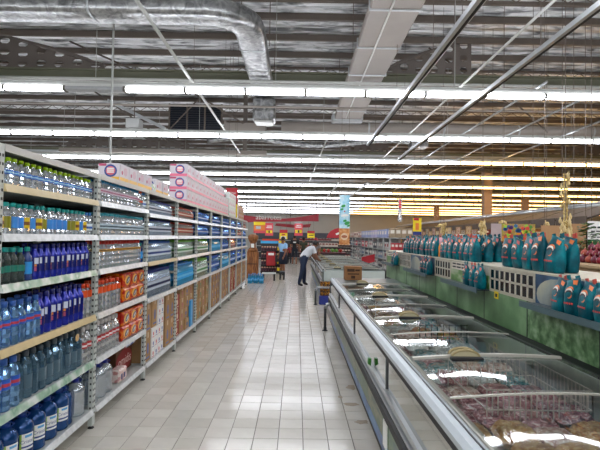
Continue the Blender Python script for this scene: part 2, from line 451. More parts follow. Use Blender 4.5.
for ri, ry in enumerate(rows):
    rowname = ORD[ri - 4] + ' light row beyond the silver duct bend' if ri > 3 else 'light row over the near aisle, not past the silver duct'
    hw = max(8.5, .68 * ry + 1.5)
    xa, xb = max(X0 + .8, -hw), min(X1 - .8, hw)
    off = -1.075 + .6
    k0 = math.ceil((xa - off) / 1.2); k1 = math.floor((xb - off) / 1.2)
    rl = MB().box(off + 1.2 * k0 - .6, off + 1.2 * k1 + .6, ry - .035, ry + .035, LZ + .09, LZ + .14)
    x = off + 1.2 * k0
    for k in range(k0, k1 + 1, 3):
        rl.tube([(off + 1.2 * k, ry, LZ + .13), (off + 1.2 * k, ry, HANG)], .006, 4)
    t = rl.obj('lighting_trunk', steel_paint); tag(t, 'steel rail carrying the ' + rowname, 'rail', None if ri > 3 else 'rails before the silver duct')
    for k in range(k0, k1 + 1):
        x = off + 1.2 * k
        warm = x > 5.6 and ry > 16
        if ry > 44 or built > 300:
            (far_warm if warm else far_cool).box(x - .585, x + .585, ry - .06, ry + .06, LZ - .07, LZ + .01)
            far_house.box(x - .6, x + .6, ry - .1, ry + .1, LZ + .01, LZ + .09)
            continue
        dead = ry == rows[4] and -4.5 < x < -3.3
        p = fix_dead if dead else fix_far[warm] if ry > 28 else fix_mid[warm] if ry > 19 else fix_warm if warm else fix_cool
        if dead: lab = 'unlit fluorescent fixture, a dark gap in the light row before the dark louvre'
        elif warm: lab = 'warm yellow fluorescent fixture in the ' + rowname
        else: lab = 'white fluorescent fixture in the ' + rowname
        spawn(p, (x, ry, LZ), lab, 'light', None if dead else ('warm lights, row ' if warm else 'cool lights, row ') + rowname); built += 1
mb = MB(); mb.v = []; 
for src, mi in ((far_cool, 0), (far_warm, 1), (far_house, 2)):
    mb.add(src.v, src.f, mi)
o = mb.obj('distant_lights', [tube_cool_far, tube_warm_far, white_paint]); tag(o, 'distant rows of fluorescent lights at the back of the hall', 'light', kind='stuff')

# ---------------------------------------------------------------- ducts and services
def rect_ring(mb, pts, hw, hh, m=0):
    """duct of rounded rectangular section swept through pts = [(x, y, z, heading)]"""
    sec = []
    for sx, sz in ((1, 1), (-1, 1), (-1, -1), (1, -1)):
        for a in ((0, 45, 90) if sx * sz > 0 else (90, 45, 0)):
            r = .09
            sec.append((sx * (hw - r + r * math.cos(math.radians(a))), sz * (hh - r + r * math.sin(math.radians(a)))))
    n = len(sec); vs = []; fs = []
    for x, y, z, hd in pts:
        for u, v in sec: vs.append((x - u * math.sin(hd), y + u * math.cos(hd), z + v))
    for i in range(len(pts) - 1):
        for k in range(n): fs.append((i * n + k, i * n + (k + 1) % n, (i + 1) * n + (k + 1) % n, (i + 1) * n + k))
    fs.append(tuple(range(n))); fs.append(tuple((len(pts) - 1) * n + k for k in range(n)))
    mb.add(vs, fs, m, True)
d = thing('air_duct', 'silver foil-wrapped air duct that bends and ends in a drop box', 'duct', (-4, 8.4, 5.62))
mb = MB(); pts = [(-14 + .75 * i, 8.35 + .0 * i, 5.75, 0) for i in range(17)]
ex, ey = -1.75, 8.35 + .75
for i in range(0, 7):
    a = PI / 2 * i / 6
    pts.append((ex + .75 * math.sin(a), ey - .75 * math.cos(a), 5.75, a))
pts += [(ex + .75, 9.8, 5.75, PI / 2), (ex + .75, 11.2, 5.75, PI / 2), (ex + .75, 13.2, 5.75, PI / 2)]
rect_ring(mb, pts, .29, .17); mb.obj('duct_run', foil, d)
band = MB()
for x in (-10.5, -8.2, -5.9, -3.8): rect_ring(band, [(x, 8.35, 5.75, 0), (x + .04, 8.35, 5.75, 0)], .3, .18)
for y in (9.7, 10.9, 12.1): rect_ring(band, [(-1.0, y, 5.75, PI / 2), (-1.0, y + .04, 5.75, PI / 2)], .3, .18)
band.obj('seam_band', galv, d)
MB().rbox(-1.32, -.68, 13.0, 13.6, 4.95, 5.6, .05).obj('drop_box', foil, d)
MB().box(-1.25, -.75, 13.05, 13.55, 4.91, 4.95).obj('diffuser', white_paint, d)
st = MB()
for x in (-10.4, -8.1, -5.8, -3.7): st.tube([(x, 8.05, 5.9), (x, 8.05, ROOF)], .012, 4).tube([(x, 8.65, 5.9), (x, 8.65, ROOF)], .012, 4)
for y in (10.2, 12.4): st.tube([(-1.32, y, 5.9), (-1.32, y, ROOF)], .012, 4).tube([(-.68, y, 5.9), (-.68, y, ROOF)], .012, 4)
st.obj('hanger_rod', roof_steel, d)

d = thing('air_duct', 'wide flat beige air duct running lengthwise under the roof', 'duct', (1.65, 10, 5.55))
MB().rbox(1.2, 2.08, 3.0, 15.2, 5.58, 5.765, .02).obj('duct_run', duct_white, d)
for y in (6.2, 7.8, 9.4, 11.0, 12.6, 14.2): MB().box(1.18, 2.1, y, y + .05, 5.56, 5.775).obj('flange', galv, d)
MB().tube([(1.55, 3, 5.56), (1.55, 15, 5.56)], .018, 6).obj('conduit', white_paint, d)
MB().rbox(1.1, 2.15, 15.2, 15.6, 5.5, 5.76, .04).obj('end_box', galv, d)

def pipe(name, label, cat, path, r, mat, seg=10, group=None, hang=False):
    p = thing(name, label, cat, path[0], group)
    MB().tube(path, r, seg).obj('run', mat, p)
    if hang:
        a_, b_ = Vector(path[0]), Vector(path[-1])
        for t in (.12, .5, .88):
            q = a_ + (b_ - a_) * t
            MB().tube([(q.x, q.y, q.z), (q.x, q.y, ROOF)], .005, 4).obj('hanger_rod', roof_steel, p)
    return p
hm = MB()
for y in (7.0, 10.2, 13.6): hm.tube([(1.19, y, 5.7), (1.19, y, ROOF)], .01, 4).tube([(2.09, y, 5.7), (2.09, y, ROOF)], .01, 4)
hm.obj('hanger_rod', roof_steel, d)
d = thing('round_duct', 'pale round air duct crossing the hall behind the first light row', 'duct', (4, 15.6, 5.5))
MB().tube([(-.6, 15.9, 5.45), (20, 15.9, 5.45)], .19, 14).obj('duct_run', duct_white, d)
for x in (2.4, 5.0, 7.6, 10.2, 12.8): MB().tube([(x, 15.9, 5.45), (x + .06, 15.9, 5.45)], .2, 14).obj('seam_ring', galv, d)
d = thing('foil_hose', 'crinkled silver flexible duct bent above the second light row', 'duct', (2, 16.5, 4.8))
pth = []
for i in range(60):
    t = i / 59
    pth.append((-3.5 + 8 * t, 17.6, 5.28 + .12 * math.sin(t * 9)))
MB().tube(pth, [.1 + .012 * (i % 2) for i in range(60)], 10).obj('hose', foil, d)
for x in (-2.5, 1, 4): MB().tube([(x, 17.6, 5.3), (x, 17.6, ROOF)], .005, 4).obj('hanger_rod', roof_steel, d)
MB().rbox(4.3, 4.95, 17.3, 17.9, 5.1, 5.55, .05).obj('elbow_box', foil, d)
d = thing('foil_hose', 'thin silver flexible duct sagging left of the roof louvre', 'duct', (-6, 19.5, 4.9))
MB().tube([(-9 + 8 * i / 59, 19.6, 5.2 + .08 * math.sin(i * .3)) for i in range(60)], [.08 + .01 * (i % 2) for i in range(60)], 8).obj('hose', foil, d)
for x in (-8, -5, -2): MB().tube([(x, 19.6, 5.2), (x, 19.6, ROOF)], .005, 4).obj('hanger_rod', roof_steel, d)

# rails and conduits running lengthwise
def rail(label, x, z, ya, yb, w_, h_, mat, nhang=4, top=ROOF):
    r = thing('cable_rail', label, 'rail', (x, ya, z))
    MB().prism([(x - w_ / 2, z), (x + w_ / 2, z), (x + w_ / 2, z + h_), (x + w_ / 2 - .008, z + h_), (x + w_ / 2 - .008, z + .008), (x - w_ / 2 + .008, z + .008), (x - w_ / 2 + .008, z + h_), (x - w_ / 2, z + h_)], 'y', ya, yb).obj('channel', mat, r)
    MB().box(x + .008, x + w_ / 2 + .002, ya, yb, z - .004, z + .03).obj('black_strip', black_rubber, r)  # black strip over the right half of the channel's bottom
    hm = MB()
    for k in range(nhang):
        y = ya + (yb - ya) * (k + .5) / nhang
        hm.tube([(x, y, z + .01), (x, y, top)], .006, 4)
    hm.obj('hanger_rod', roof_steel, r)
rail('galvanised cable channel ending above the wide freezer aisle', 1.98, 4.26, 3.0, 13.0, .09, .07, galv, top=5.58)
rail('galvanised cable channel over the teal bags, the outer of two', 3.42, 4.3, 1.0, 15.5, .09, .07, galv)
pipe('conduit', 'thin double conduit between the two galvanised channels', 'pipe', [(3.32, 1, 4.78), (3.32, 20, 4.78)], .022, white_paint, hang=True)
pipe('conduit', 'grey conduit running lengthwise above the bottle shelves', 'pipe', [(-2.2, 1, 4.78), (-2.2, 18, 4.78)], .03, steel_paint, hang=True)
pipe('conduit', 'slim conduit beside the wide beige duct', 'pipe', [(2.5, 2, 4.9), (2.5, 12.0, 4.9)], .03, duct_white, hang=True)
pipe('conduit', 'short diagonal conduit beyond the foil hose', 'pipe', [(.9, 14.5, 4.75), (.62, 27, 4.75)], .02, white_paint, hang=True)
for x, y, lab in ((1.95, 36, 'white lengthwise strip by the hanging banner'), (3.36, 36, 'white lengthwise strip farther from the banner')):
    pipe('light_strip', lab, 'rail', [(x, y - 14, 4.26), (x, y, 4.26)], .045, white_paint, 6, hang=True)
for x, za in ((4.9, 4.78), (6.3, 4.8), (7.9, 4.78)):
    pipe('conduit', 'galvanised lengthwise conduit over the fruit stalls', 'pipe', [(x, 9, za), (x, 30, za)], .025, galv, 8, 'conduits over the fruit stalls', True)
for k, (xa, ya, za, xb, yb, zb) in enumerate(((-6.4, 12.7, 6.98, -3.9, 12.7, 5.9), (-4.6, 14.9, 6.98, -1.8, 14.9, 5.3), (3.6, 12.7, 6.98, 5.9, 12.7, 5.4), (-7.7, 16.1, 6.98, -4.6, 16.1, 4.9), (-3.0, 16.0, 6.98, -4.9, 16.0, 4.9), (6.2, 15, 6.98, 8.2, 15, 5.2))):
    pipe('brace_rod', 'thin diagonal steel brace rod under the roof', 'brace', [(xa, ya, za), (xb, yb, zb)], .025, roof_steel, 6, 'roof brace rods')
pipe('brace_beam', 'pale slanted steel strut before the dark roof louvre', 'beam', [(-6.6, 15.8, 6.25), (-4.6, 15.8, 5.3)], .07, galv, 4)
pipe('drop_pole', 'white vertical pole dropping behind the bottle shelves', 'pole', [(-3.62, 8.85, 0), (-3.62, 8.85, ROOF)], .02, steel_paint)
MB_ = MB().box(-7.62, -7.2, 10.6, 11.0, 5.15, 5.4).prism([(-7.62, 5.15), (-7.2, 5.15), (-7.28, 5.08), (-7.54, 5.08)], 'y', 10.62, 10.98)
d = thing('extractor_box', 'grey extractor box hanging before the pierced roof plate', 'extractor', (-7.4, 10.8, 5.08))
MB_.obj('casing', M('grey_casing', '6B6C6E', .5), d); MB().tube([(-7.4, 10.8, 5.4), (-7.4, 10.8, ROOF)], .015, 6).obj('hanger_rod', roof_steel, d)
d = thing('extractor_box', 'pale unit hanging under the slanted strut', 'extractor', (-5.2, 14.6, 4.6))
MB().rbox(-5.45, -5.02, 14.4, 14.8, 5.0, 5.3, .02).obj('casing', M('pale_casing', 'A7A8A6', .5), d)
MB().prism([(-5.55, 4.72), (-4.95, 4.72), (-5.1, 4.9), (-5.4, 4.9)], 'y', 14.4, 14.8).obj('hood', M('pale_casing', 'A7A8A6', .5), d)
MB().tube([(-5.24, 14.6, 4.8), (-5.24, 14.6, ROOF)], .015, 6).obj('hanger_rod', roof_steel, d)
for y, z, r_, m_, lab in ((11.4, 5.5, .04, steel_paint, 'grey sprinkler pipe crossing just before the olive girder'), (12.75, 5.25, .03, duct_white, 'beige sprinkler pipe crossing behind the olive girder'),
                          (19.0, 5.05, .05, galv, 'galvanised pipe crossing behind the third light row'), (22.95, 5.1, .09, foil, 'foil-wrapped pipe crossing behind the fourth light row'), (28.0, 5.1, .1, galv, 'thick galvanised pipe crossing behind the fifth light row')):
    pipe('cross_pipe', lab, 'pipe', [(X0 + .3, y, z), (16, y, z)], r_, m_, 10, None, True)
# dark louvre under the roof
d = thing('roof_louvre', 'large dark louvre panel with mullions hanging under the roof', 'louvre', (-3.6, 16.8, 5.42))
lv = M('louvre_blue', '141A26', .4)
MB().box(-4.75, -2.8, 16.8, 16.84, 5.42, 6.45).obj('backing', lv, d)
for x in (-4.75, -4.1, -3.45, -2.84): MB().box(x - .02, x + .04, 16.74, 16.8, 5.42, 6.45).obj('mullion', roof_steel, d)
for k in range(12): MB().box(-4.75, -2.8, 16.75, 16.79, 5.45 + .083 * k, 5.48 + .083 * k).obj('blade', lv, d)
MB().box(-4.8, -2.75, 16.72, 16.86, 5.36, 5.42).obj('sill', plate_paint, d)
# plenum box beside the louvre
d = thing('plenum_box', 'beige sheet-metal plenum joined to the louvre', 'duct', (-2.2, 16.8, 5.3))
MB().rbox(-2.7, -1.2, 16.6, 17.1, 5.35, 5.75, .02).obj('casing', duct_white, d)
MB().box(-2.7, -2.62, 16.56, 17.14, 5.3, 5.8).obj('flange', duct_white, d); MB().box(-1.28, -1.2, 16.56, 17.14, 5.3, 5.8).obj('flange', duct_white, d)
# portal strut cluster
for x in (-2.5, -1.4): MB().tube([(x, 16.85, 5.7), (x, 16.85, ROOF)], .01, 4).obj('hanger_rod', roof_steel, d)
d = thing('roof_truss_strut', 'grey steel post with knee braces standing on the low roof beam', 'truss', (-2.0, 17, 4.9))
MB().box(-2.1, -1.95, 17.3, 17.4, 4.8, ROOF).tube([(-2.0, 17.35, 5.1), (-1.6, 17.35, 5.6)], .04, 4).tube([(-2.05, 17.35, 5.1), (-2.5, 17.35, 5.6)], .04, 4).obj('post', plate_paint, d)
MB().box(-9.0, -1.2, 17.25, 17.45, 4.72, 4.86).obj('low_beam', duct_white, d)

# ---------------------------------------------------------------- bottle shelving along the aisle
XF, XB, TOP = -1.69, -2.22, 2.145
PY = [2.62 + 1.3 * k for k in range(11)]
LV_A = [.17, .575, .955, 1.33, 1.625, 1.915]
LV_B = [.17, .90, 1.32, 1.625, 1.88]
shelf_paint = M('shelf_paint', 'BFC4BE', .42, var=.06, scale=25)
shelf_white = M('shelf_white', 'B2B5B1', .35, var=.05)
back_dark = M('back_panel', '1A2020', .7)
strip_yellow = M('price_strip_yellow', 'CDB98A', .4, var=.15, scale=14)
strip_white = MRAMP('price_strip_white', [(.4, 'D2D4D2'), (.55, 'DEDFDE'), (.7, 'E6E7E5')], 22, .25, 2)
strip_green = MRAMP('price_strip_green', [(.35, 'DDE2DC'), (.5, 'A9C2AE'), (.62, '7FA78B'), (.75, 'DCE2DB')], 9, .3, 2)
slot_mat = M('slot_hole', '30302E', .8)

def upright_mesh():
    mb = MB().box(-.035, 0, -.028, .028, .03, TOP)
    return mb.mesh('upright', shelf_paint)
def slots_mesh():
    mb = MB()
    z = .12
    while z < TOP - .05:
        mb.box(.0, .0015, -.02, -.007, z, z + .017).box(.0, .0015, .007, .02, z, z + .017)
        mb.box(-.024, -.01, -.0295, -.028, z, z + .017); z += .05
    return mb.mesh('slots', slot_mat)
up_me, sl_me = upright_mesh(), slots_mesh()
foot_me = MB().lathe([(.028, 0), (.026, .012), (.012, .02), (.01, .04)], 8).mesh('foot', black_rubber)
bay_words = ['with five-litre blue water along the bottom', 'with orange drink packs on two shelves', 'with white printed boxes stacked at the bottom', 'with red cartons at the bottom',
             'with green-marked cartons at the bottom', 'with the sixth set of cartons along the run', 'seventh along the run, full of blue packs', 'eighth along the run, full of blue packs',
             'ninth along the run, under brown boxes', 'last of the run beside the wooden display']
for bidx in range(10):
    ya, yb = PY[bidx], PY[bidx + 1]
    lv = LV_A if bidx < 2 else LV_B
    bay = thing('shelving_bay', 'grey steel shelving bay ' + bay_words[bidx], 'shelf', (XF, (ya + yb) / 2, 0), 'shelving bays along the aisle')
    for k, y in enumerate((ya, yb) if bidx == 9 else (ya,)):
        for x in (XF, XB + .035):
            u = link('upright', up_me, bay, (x - XF, y - (ya + yb) / 2, 0))
            if x == XF and bidx < 5: link('slots', sl_me, u)
            link('foot', foot_me, bay, (x - XF - .018, y - (ya + yb) / 2, 0))
        for zb in (.12, 1.1, 2.05): MB().box(XB, XF - .035, y - .012, y + .012, zb, zb + .03).obj('side_brace', shelf_paint, bay)
    MB().box(XB - .02, XB - .008, ya, yb, .1, TOP).obj('back_panel', back_dark, bay)
    for li, z in enumerate(lv):
        sh = MB().box(XB, XF - .004, ya + .028, yb - .028, z - .035, z).obj('shelf_board', shelf_white, bay)
        st = strip_white
        if bidx == 0 and li in (5, 2): st = strip_yellow
        if (bidx, li) in ((0, 3), (0, 1), (2, 2)): st = strip_green if bidx == 0 else strip_yellow
        zz = .042 if li else .04
        MB().add([(XF - .004, ya + .028, z + .004), (XF + .006, ya + .028, z + .004), (XF + .02, ya + .028, z - zz), (XF - .004, ya + .028, z - zz),
                  (XF - .004, yb - .028, z + .004), (XF + .006, yb - .028, z + .004), (XF + .02, yb - .028, z - zz), (XF - .004, yb - .028, z - zz)],
                 [(0, 1, 2, 3), (4, 5, 6, 7), (0, 1, 5, 4), (1, 2, 6, 5), (2, 3, 7, 6), (3, 0, 4, 7)]).obj('price_strip', st, sh)
    MB().box(XB, XF, ya + .028, yb - .028, TOP - .02, TOP).box(XF - .02, XF + .002, ya + .028, yb - .028, TOP - .04, TOP + .004).obj('top_board', shelf_white, bay)

# ---- bottles
clear = MC('clear_plastic', 'F4F7F9', .5, 'E6EEF2')
def bottle(name, r, h, body, cap, label=None, lz=(.3, .6), seg=12, sq=0., capr=.5, neck=.84, label2=None, ribs=True):
    prof = [(r * .82, 0), (r * .98, h * .02)]
    if ribs:
        for k in range(1, 7): prof.append((r * (1.0 if k % 2 else .9), h * (.02 + .095 * k)))
    else: prof += [(r, h * .1), (r, h * .55)]
    prof += [(r * .99, h * .64), (r * .86, h * .71), (r * .55, h * .79), (r * capr * .85, h * neck), (r * capr * .8, h * .93)]
    parts = [('body', MB().lathe(prof, seg, sq=sq, smooth=not body.name.startswith(('clear', 'light', 'slate'))).mesh('body', body), None)]
    ch = 1 - neck - .02
    parts.append(('cap', MB().lathe([(r * capr, h * (neck + .03)), (r * capr * 1.02, h * .99), (r * capr * .85, h)], 10).mesh('cap', cap), None))
    if label:
        mb = MB().lathe([(r * 1.015, h * lz[0]), (r * 1.015, h * lz[1])], seg, sq=sq, cap=False)
        if label2:
            zc = h * (lz[0] * .55 + lz[1] * .45); zd = h * (lz[1] - lz[0]) * .16
            mb.lathe([(r * 1.03, zc - zd), (r * 1.03, zc + zd)], seg, sq=sq, cap=False, m=1)
        parts.append(('label', mb.mesh('label', [label, label2 or label]), None))
    return (name, parts)
def C(h, r=.35): return M('plastic_' + h, h, r, var=.12, scale=40, spec=.6)
teal_cap = C('0FA7A0')
B = {}
B['lime'] = bottle('water_bottle', .030, .17, clear, C('A8D400'), C('2E6FC4'), (.4, .55), label2=C('9ED0E8'))
for n, c in (('yel', 'E3C11C'), ('oli', '8F8C1C'), ('blu', '3C8FE0')):
    B['t' + n] = bottle('flavoured_water_bottle', .030, .19, clear, teal_cap, C(c), (.2, .56), label2=C('7C4B1E') if n == 'yel' else None)
B['slim'] = bottle('water_bottle', .026, .185, clear, C('2A7CC8'), C('D8E3EA'), (.2, .5), label2=C('2B64B8'))
B['dark'] = bottle('mineral_water_bottle', .032, .215, MG('teal_bottle', '14332F', .75, .1, '3B6A63'), teal_cap, C('1C7A68'), (.32, .5))
B['dkbl'] = bottle('mineral_water_bottle', .032, .215, MG('blue_bottle', '14469A', .8), teal_cap, C('2E9BE6'), (.2, .56))
navy = C('10186A', .2)
navy_glass = MC('navy_bottle', '2230B8', .85, '2030A0', metal=.35)
def navy_bottle(r, h):
    name, p = bottle('sports_drink_bottle', r, h, navy_glass, navy, navy, (.22, .62))
    mb = MB()
    for a0 in (-.9, .9, 2.7):
        for k, (za, zb, m) in enumerate(((.44, .61, 0), (.37, .43, 1), (.24, .35, 2))):
            vs = []
            for j in range(5):
                a = a0 - .42 + .21 * j
                vs += [(r * 1.025 * math.cos(a), r * 1.025 * math.sin(a), h * za), (r * 1.025 * math.cos(a), r * 1.025 * math.sin(a), h * zb)]
            mb.add(vs, [(2 * j, 2 * j + 2, 2 * j + 3, 2 * j + 1) for j in range(4 if k == 0 else 2)], m)
    p.append(('emblem', mb.mesh('emblem', [C('D6DCEA'), C('EE8A1E'), C('B04468')]), 2))
    return (name, p)
B['navy'] = navy_bottle(.033, .235)
B['navyL'] = navy_bottle(.037, .285)
B['lblue'] = bottle('water_bottle', .037, .27, MC('light_blue_bottle', '8FC0EE', .6, '7FB2E4'), C('2C5FAE'), C('2C66C0'), (.42, .6), label2=C('C43A4C'))
B['lblueL'] = bottle('water_bottle', .042, .31, MC('light_blue_bottle', '8FC0EE', .6, '7FB2E4'), C('2C5FAE'), C('2A5FC2'), (.42, .62), label2=C('C43A4C'))
slate = MC('slate_bottle', '6E93AA', .55, '7E9FB4', metal=.5)
B['slate'] = bottle('large_water_bottle', .040, .30, slate, C('39454D'), None, sq=.55, ribs=False)
B['slateT'] = bottle('large_water_bottle', .040, .30, slate, C('39454D'), C('4A6472'), (.2, .5), sq=.55, ribs=False)
blue5 = MC('blue_five_litre', '175296', .7, '1A58A8', metal=.4)
def jug(body, cap, label):
    r, h = .083, .335
    prof = [(r * .85, 0), (r, .012)]
    for k in range(1, 12): prof.append((r * (1.0 if k % 2 else .955), .012 + .019 * k))
    prof += [(r * .99, .235), (r * .9, .262), (r * .62, .288), (r * .36, .3), (r * .32, .312)]
    parts = [('body', MB().lathe(prof, 18).mesh('body', body), None),
             ('cap', MB().lathe([(.03, .305), (.031, .327), (.027, .335)], 12).mesh('cap', cap), None),
             ('handle', MB().tube([(.03, 0, .298), (.06, 0, .33), (-.02, .045, .338), (-.06, 0, .33), (-.03, 0, .298)], .006, 5).mesh('handle', cap), None)]
    if label:
        a0 = -.55; vs = []; fs = []; mi = []
        mb = MB()
        for (za, zb, m, aa, ab, q) in ((.085, .2, 0, -.6, .6, 1.03), (.085, .2, 1, -.6, -.45, 1.036), (.172, .19, 2, -.2, .45, 1.036), (.1, .112, 3, -.45, .6, 1.036)):
            vs = []
            for j in range(9):
                a = a0 + aa + (ab - aa) * j / 8
                vs += [(r * q * math.cos(a), r * q * math.sin(a), za), (r * q * math.cos(a), r * q * math.sin(a), zb)]
            mb.add(vs, [(2 * j, 2 * j + 2, 2 * j + 3, 2 * j + 1) for j in range(8)], m)
        parts.append(('label', mb.mesh('label', [paper, C('8DB63C'), C('5AA7D8'), C('243E82')]), None))
        tm = text_mesh('Cristal', .036, C('223C86'), bend=r * 1.045)
        tm.transform(Matrix.Translation((0, 0, .142)) @ Matrix.Rotation(a0 + PI / 2, 4, 'Z'))
        parts.append(('lettering', tm, 3))
    return ('five_litre_bottle', parts)
B['jugb'] = jug(blue5, C('123E92'), True)
B['jugp'] = jug(blue5, C('123E92'), False)
B['jugc'] = jug(MC('clear_five_litre', 'EEF4F8', .5, 'DCE6EE'), C('1B2E9A'), False)
B['smallb'] = bottle('mineral_water_bottle', .026, .195, clear, C('3C9FD8'), C('C9B7C4'), (.42, .62), label2=C('B06A86'))
B['smallt'] = bottle('mineral_water_bottle', .027, .20, clear, C('2FA3B4'), C('B9CDD6'), (.3, .52), label2=C('4A5E6A'))
B['smallr'] = bottle('mineral_water_bottle', .027, .20, clear, C('D9481E'), C('D9481E'), (.35, .45))
B['redcap'] = bottle('soda_water_bottle', .034, .245, clear, C('C8261C'), C('D89A1C'), (.62, .7), label2=C('2A1A12'))
B['orange'] = bottle('juice_drink_bottle', .037, .27, MC('clear_dusk', 'EFEFEF', .5, 'E4E4E4'), C('E8481A'), C('E4521C'), (.6, .8))
B['redlab'] = bottle('soda_bottle', .037, .30, MC('clear_dusk', 'EFEFEF', .5, 'E4E4E4'), C('CFC8C4'), C('B92224'), (.42, .58), label2=C('E8DADA'))

def fill(keys, z, ya, yb, label, group, rows_=2, pitch=None, xoff=.045, gap_jit=.004, cat='bottle', rotj=.5, size=1.):
    """one shelf run of bottles between ya and yb; keys may be a list to draw from"""
    ks = keys if isinstance(keys, list) else [keys]
    y = ya
    while y < yb:
        for r_ in range(rows_):
            k = random.choice(ks)
            lb = (label[k] if isinstance(label, dict) else label) + ('' if rows_ == 1 else ', front rank' if r_ == 0 else ', rear rank')
            spawn(B[k], (XF - xoff - r_ * pitch * 1.02 + R(-.004, .004), y + R(-gap_jit, gap_jit) + (.0 if r_ == 0 else pitch * .3), z + .0005), lb, cat, group, rot=R(-rotj, rotj), scale=size * R(.985, 1.015))
        y += pitch
a, b_ = PY[0] + .06, PY[1] - .03
fill('lime', LV_A[5], a, b_ - .05, 'clear water bottle with lime green cap on the top shelf', 'lime-capped water bottles', 3, .067)
fill(['tyel', 'tyel', 'toli', 'tblu', 'tblu'], LV_A[4], a, b_ - .12, {'tyel': 'teal-capped bottle with yellow label, on the shelf under the lime caps',
     'toli': 'teal-capped bottle with olive label, on the shelf under the lime caps', 'tblu': 'teal-capped bottle with bright blue label, on the shelf under the lime caps'}, 'teal-capped flavoured waters', 2, .066)
fill('slim', LV_A[4], b_ - .11, b_ - .02, 'slim clear bottle ending the row of teal-capped bottles', 'slim bottles at the post', 2, .056)
fill('dark', LV_A[3], a, a + .27, 'dark teal mineral water bottle beside the navy drinks', 'dark teal bottles', 2, .072)
fill('dkbl', LV_A[3], a + .29, a + .33, 'blue bottle with teal cap between dark teal and navy bottles', 'blue bottles by the navy drinks', 2, .072)
fill('navy', LV_A[3], a + .37, b_ - .06, 'navy sports drink bottle with white lettering and orange flash, upper navy row', 'upper navy sports drinks', 2, .074)
fill('lblue', LV_A[2], a, a + .42, 'light blue litre water bottle beside the lower navy drinks', 'light blue litre bottles', 2, .08)
fill('navyL', LV_A[2], a + .45, b_ - .16, 'larger navy sports drink bottle on the lower navy shelf', 'lower navy sports drinks', 2, .082)
fill('orange', LV_A[2], b_ - .13, b_, 'orange-sleeved drink bottle at the end of the navy shelf', 'orange drinks by the navy shelf', 2, .08)
fill('lblueL', LV_A[1], a, a + .2, 'tall light blue water bottle beside slate grey ones', 'tall light blue bottles', 2, .09)
fill(['slate', 'slate', 'slateT'], LV_A[1], a + .24, b_ - .14, 'large square-shouldered slate blue water bottle', 'slate blue water bottles', 3, .088, xoff=.06)
fill('redlab', LV_A[1], b_ - .1, b_, 'red-labelled soda bottle ending the slate bottle row', 'red soda by the slate bottles', 2, .08)
fill('jugb', LV_A[0], a + .05, b_ - .38, 'blue five-litre water bottle with white mountain label', 'blue five-litre bottles', 1, .155, xoff=.09, rotj=.15, cat='bottle', size=.87)
fill('jugp', LV_A[0], a + .05, b_ - .2, 'blue five-litre water bottle without label, in the back or at the end', 'plain blue five-litre bottles', 1, .156, xoff=.26, cat='bottle', size=.87)
fill('jugp', LV_A[0], b_ - .31, b_ - .2, 'blue five-litre water bottle without label, in the back or at the end', 'plain blue five-litre bottles', 1, .156, xoff=.09, cat='bottle', size=.87)
fill('jugc', LV_A[0], b_ - .12, b_ - .05, 'clear five-litre bottle beside the blue ones', 'clear five-litre bottles by blue ones', 2, .155, xoff=.09, size=.87)
tagc = MB().lathe([(.001, 0), (.03, 0), (.03, .002), (.001, .002)], 14).mesh('price_tag', M('tag_tan', 'C9A36A', .5))
o = link('price_tag', tagc, None, (XF - .012, b_ - .27, LV_A[1] + .25), (PI / 2, 0, PI / 2)); tag(o, 'round tan price tag hanging before slate bottles', 'tag')

a, b_ = PY[1] + .06, PY[2] - .03
fill('smallb', LV_A[5], a, b_ - .2, 'small clear bottle with blue cap and pink label, top shelf', 'small blue-capped bottles', 2, .056)
fill('smallr', LV_A[5], b_ - .18, b_ - .08, 'small clear bottle with orange-red cap at the end of the top shelf', 'small orange-capped bottles', 2, .056)
fill('slim', LV_A[5], b_ - .07, b_ - .01, 'slim clear bottle ending the blue-capped shelf', 'slim bottles by the orange caps', 2, .056)
fill('smallt', LV_A[4], a, b_ - .02, 'small clear bottle with teal cap and grey label', 'small teal-capped bottles', 2, .058)
fill('redcap', LV_A[3], a, b_ - .13, 'clear soda water bottle with red cap and gold collar', 'red-capped soda waters', 2, .074)
fill('dkbl', LV_A[3], b_ - .08, b_ - .05, 'blue bottle ending the red-capped row', 'blue bottles by red caps', 2, .08)
fill('orange', LV_A[2], a, a + .55, 'orange-sleeved drink bottle beside the upper orange packs', 'orange drinks by the packs', 2, .08)
fill('redlab', LV_A[1], a, a + .5, 'clear soda bottle with red band beside the lower orange packs', 'red-banded sodas', 2, .08)
fill('jugc', LV_A[0], a + .06, a + .5, 'clear five-litre bottle with dark blue cap beside the pink pack', 'clear five-litre bottles', 2, .153, xoff=.09, size=.87)
# orange multipacks
pk_or = MRAMP('pack_orange', [(.3, '9E1A10'), (.46, 'C22A14'), (.55, 'E8801A'), (.6, 'C62C14'), (.72, '8E1610')], 9, .25, 3, dist=1.2, rnd=True, coat=.4)
def wrap_pack(w_, d_, h_, mat):
    mb = MB().rbox(-d_ / 2, d_ / 2, -w_ / 2, w_ / 2, 0, h_, .018)
    em = MB()
    for k, (rr, m) in enumerate(((.34, 0), (.24, 1), (.14, 2))):
        pl = [(w_ * rr * math.cos(t * PI / 5) + w_ * .04 * k, h_ * .5 + h_ * rr * math.sin(t * PI / 5 + .5 * k)) for t in range(10)]
        em.prism(pl, 'x', d_ / 2 + .0005 + .001 * k, d_ / 2 + .0015 + .001 * k, m)
    return [('wrap', mb.mesh('wrap', mat), None), ('emblem', em.mesh('emblem', [C('F2B22A'), C('1F2A66'), C('E9E2D8')]), None)]
P_or = ('drink_multipack', wrap_pack(.2, .24, .145, pk_or))
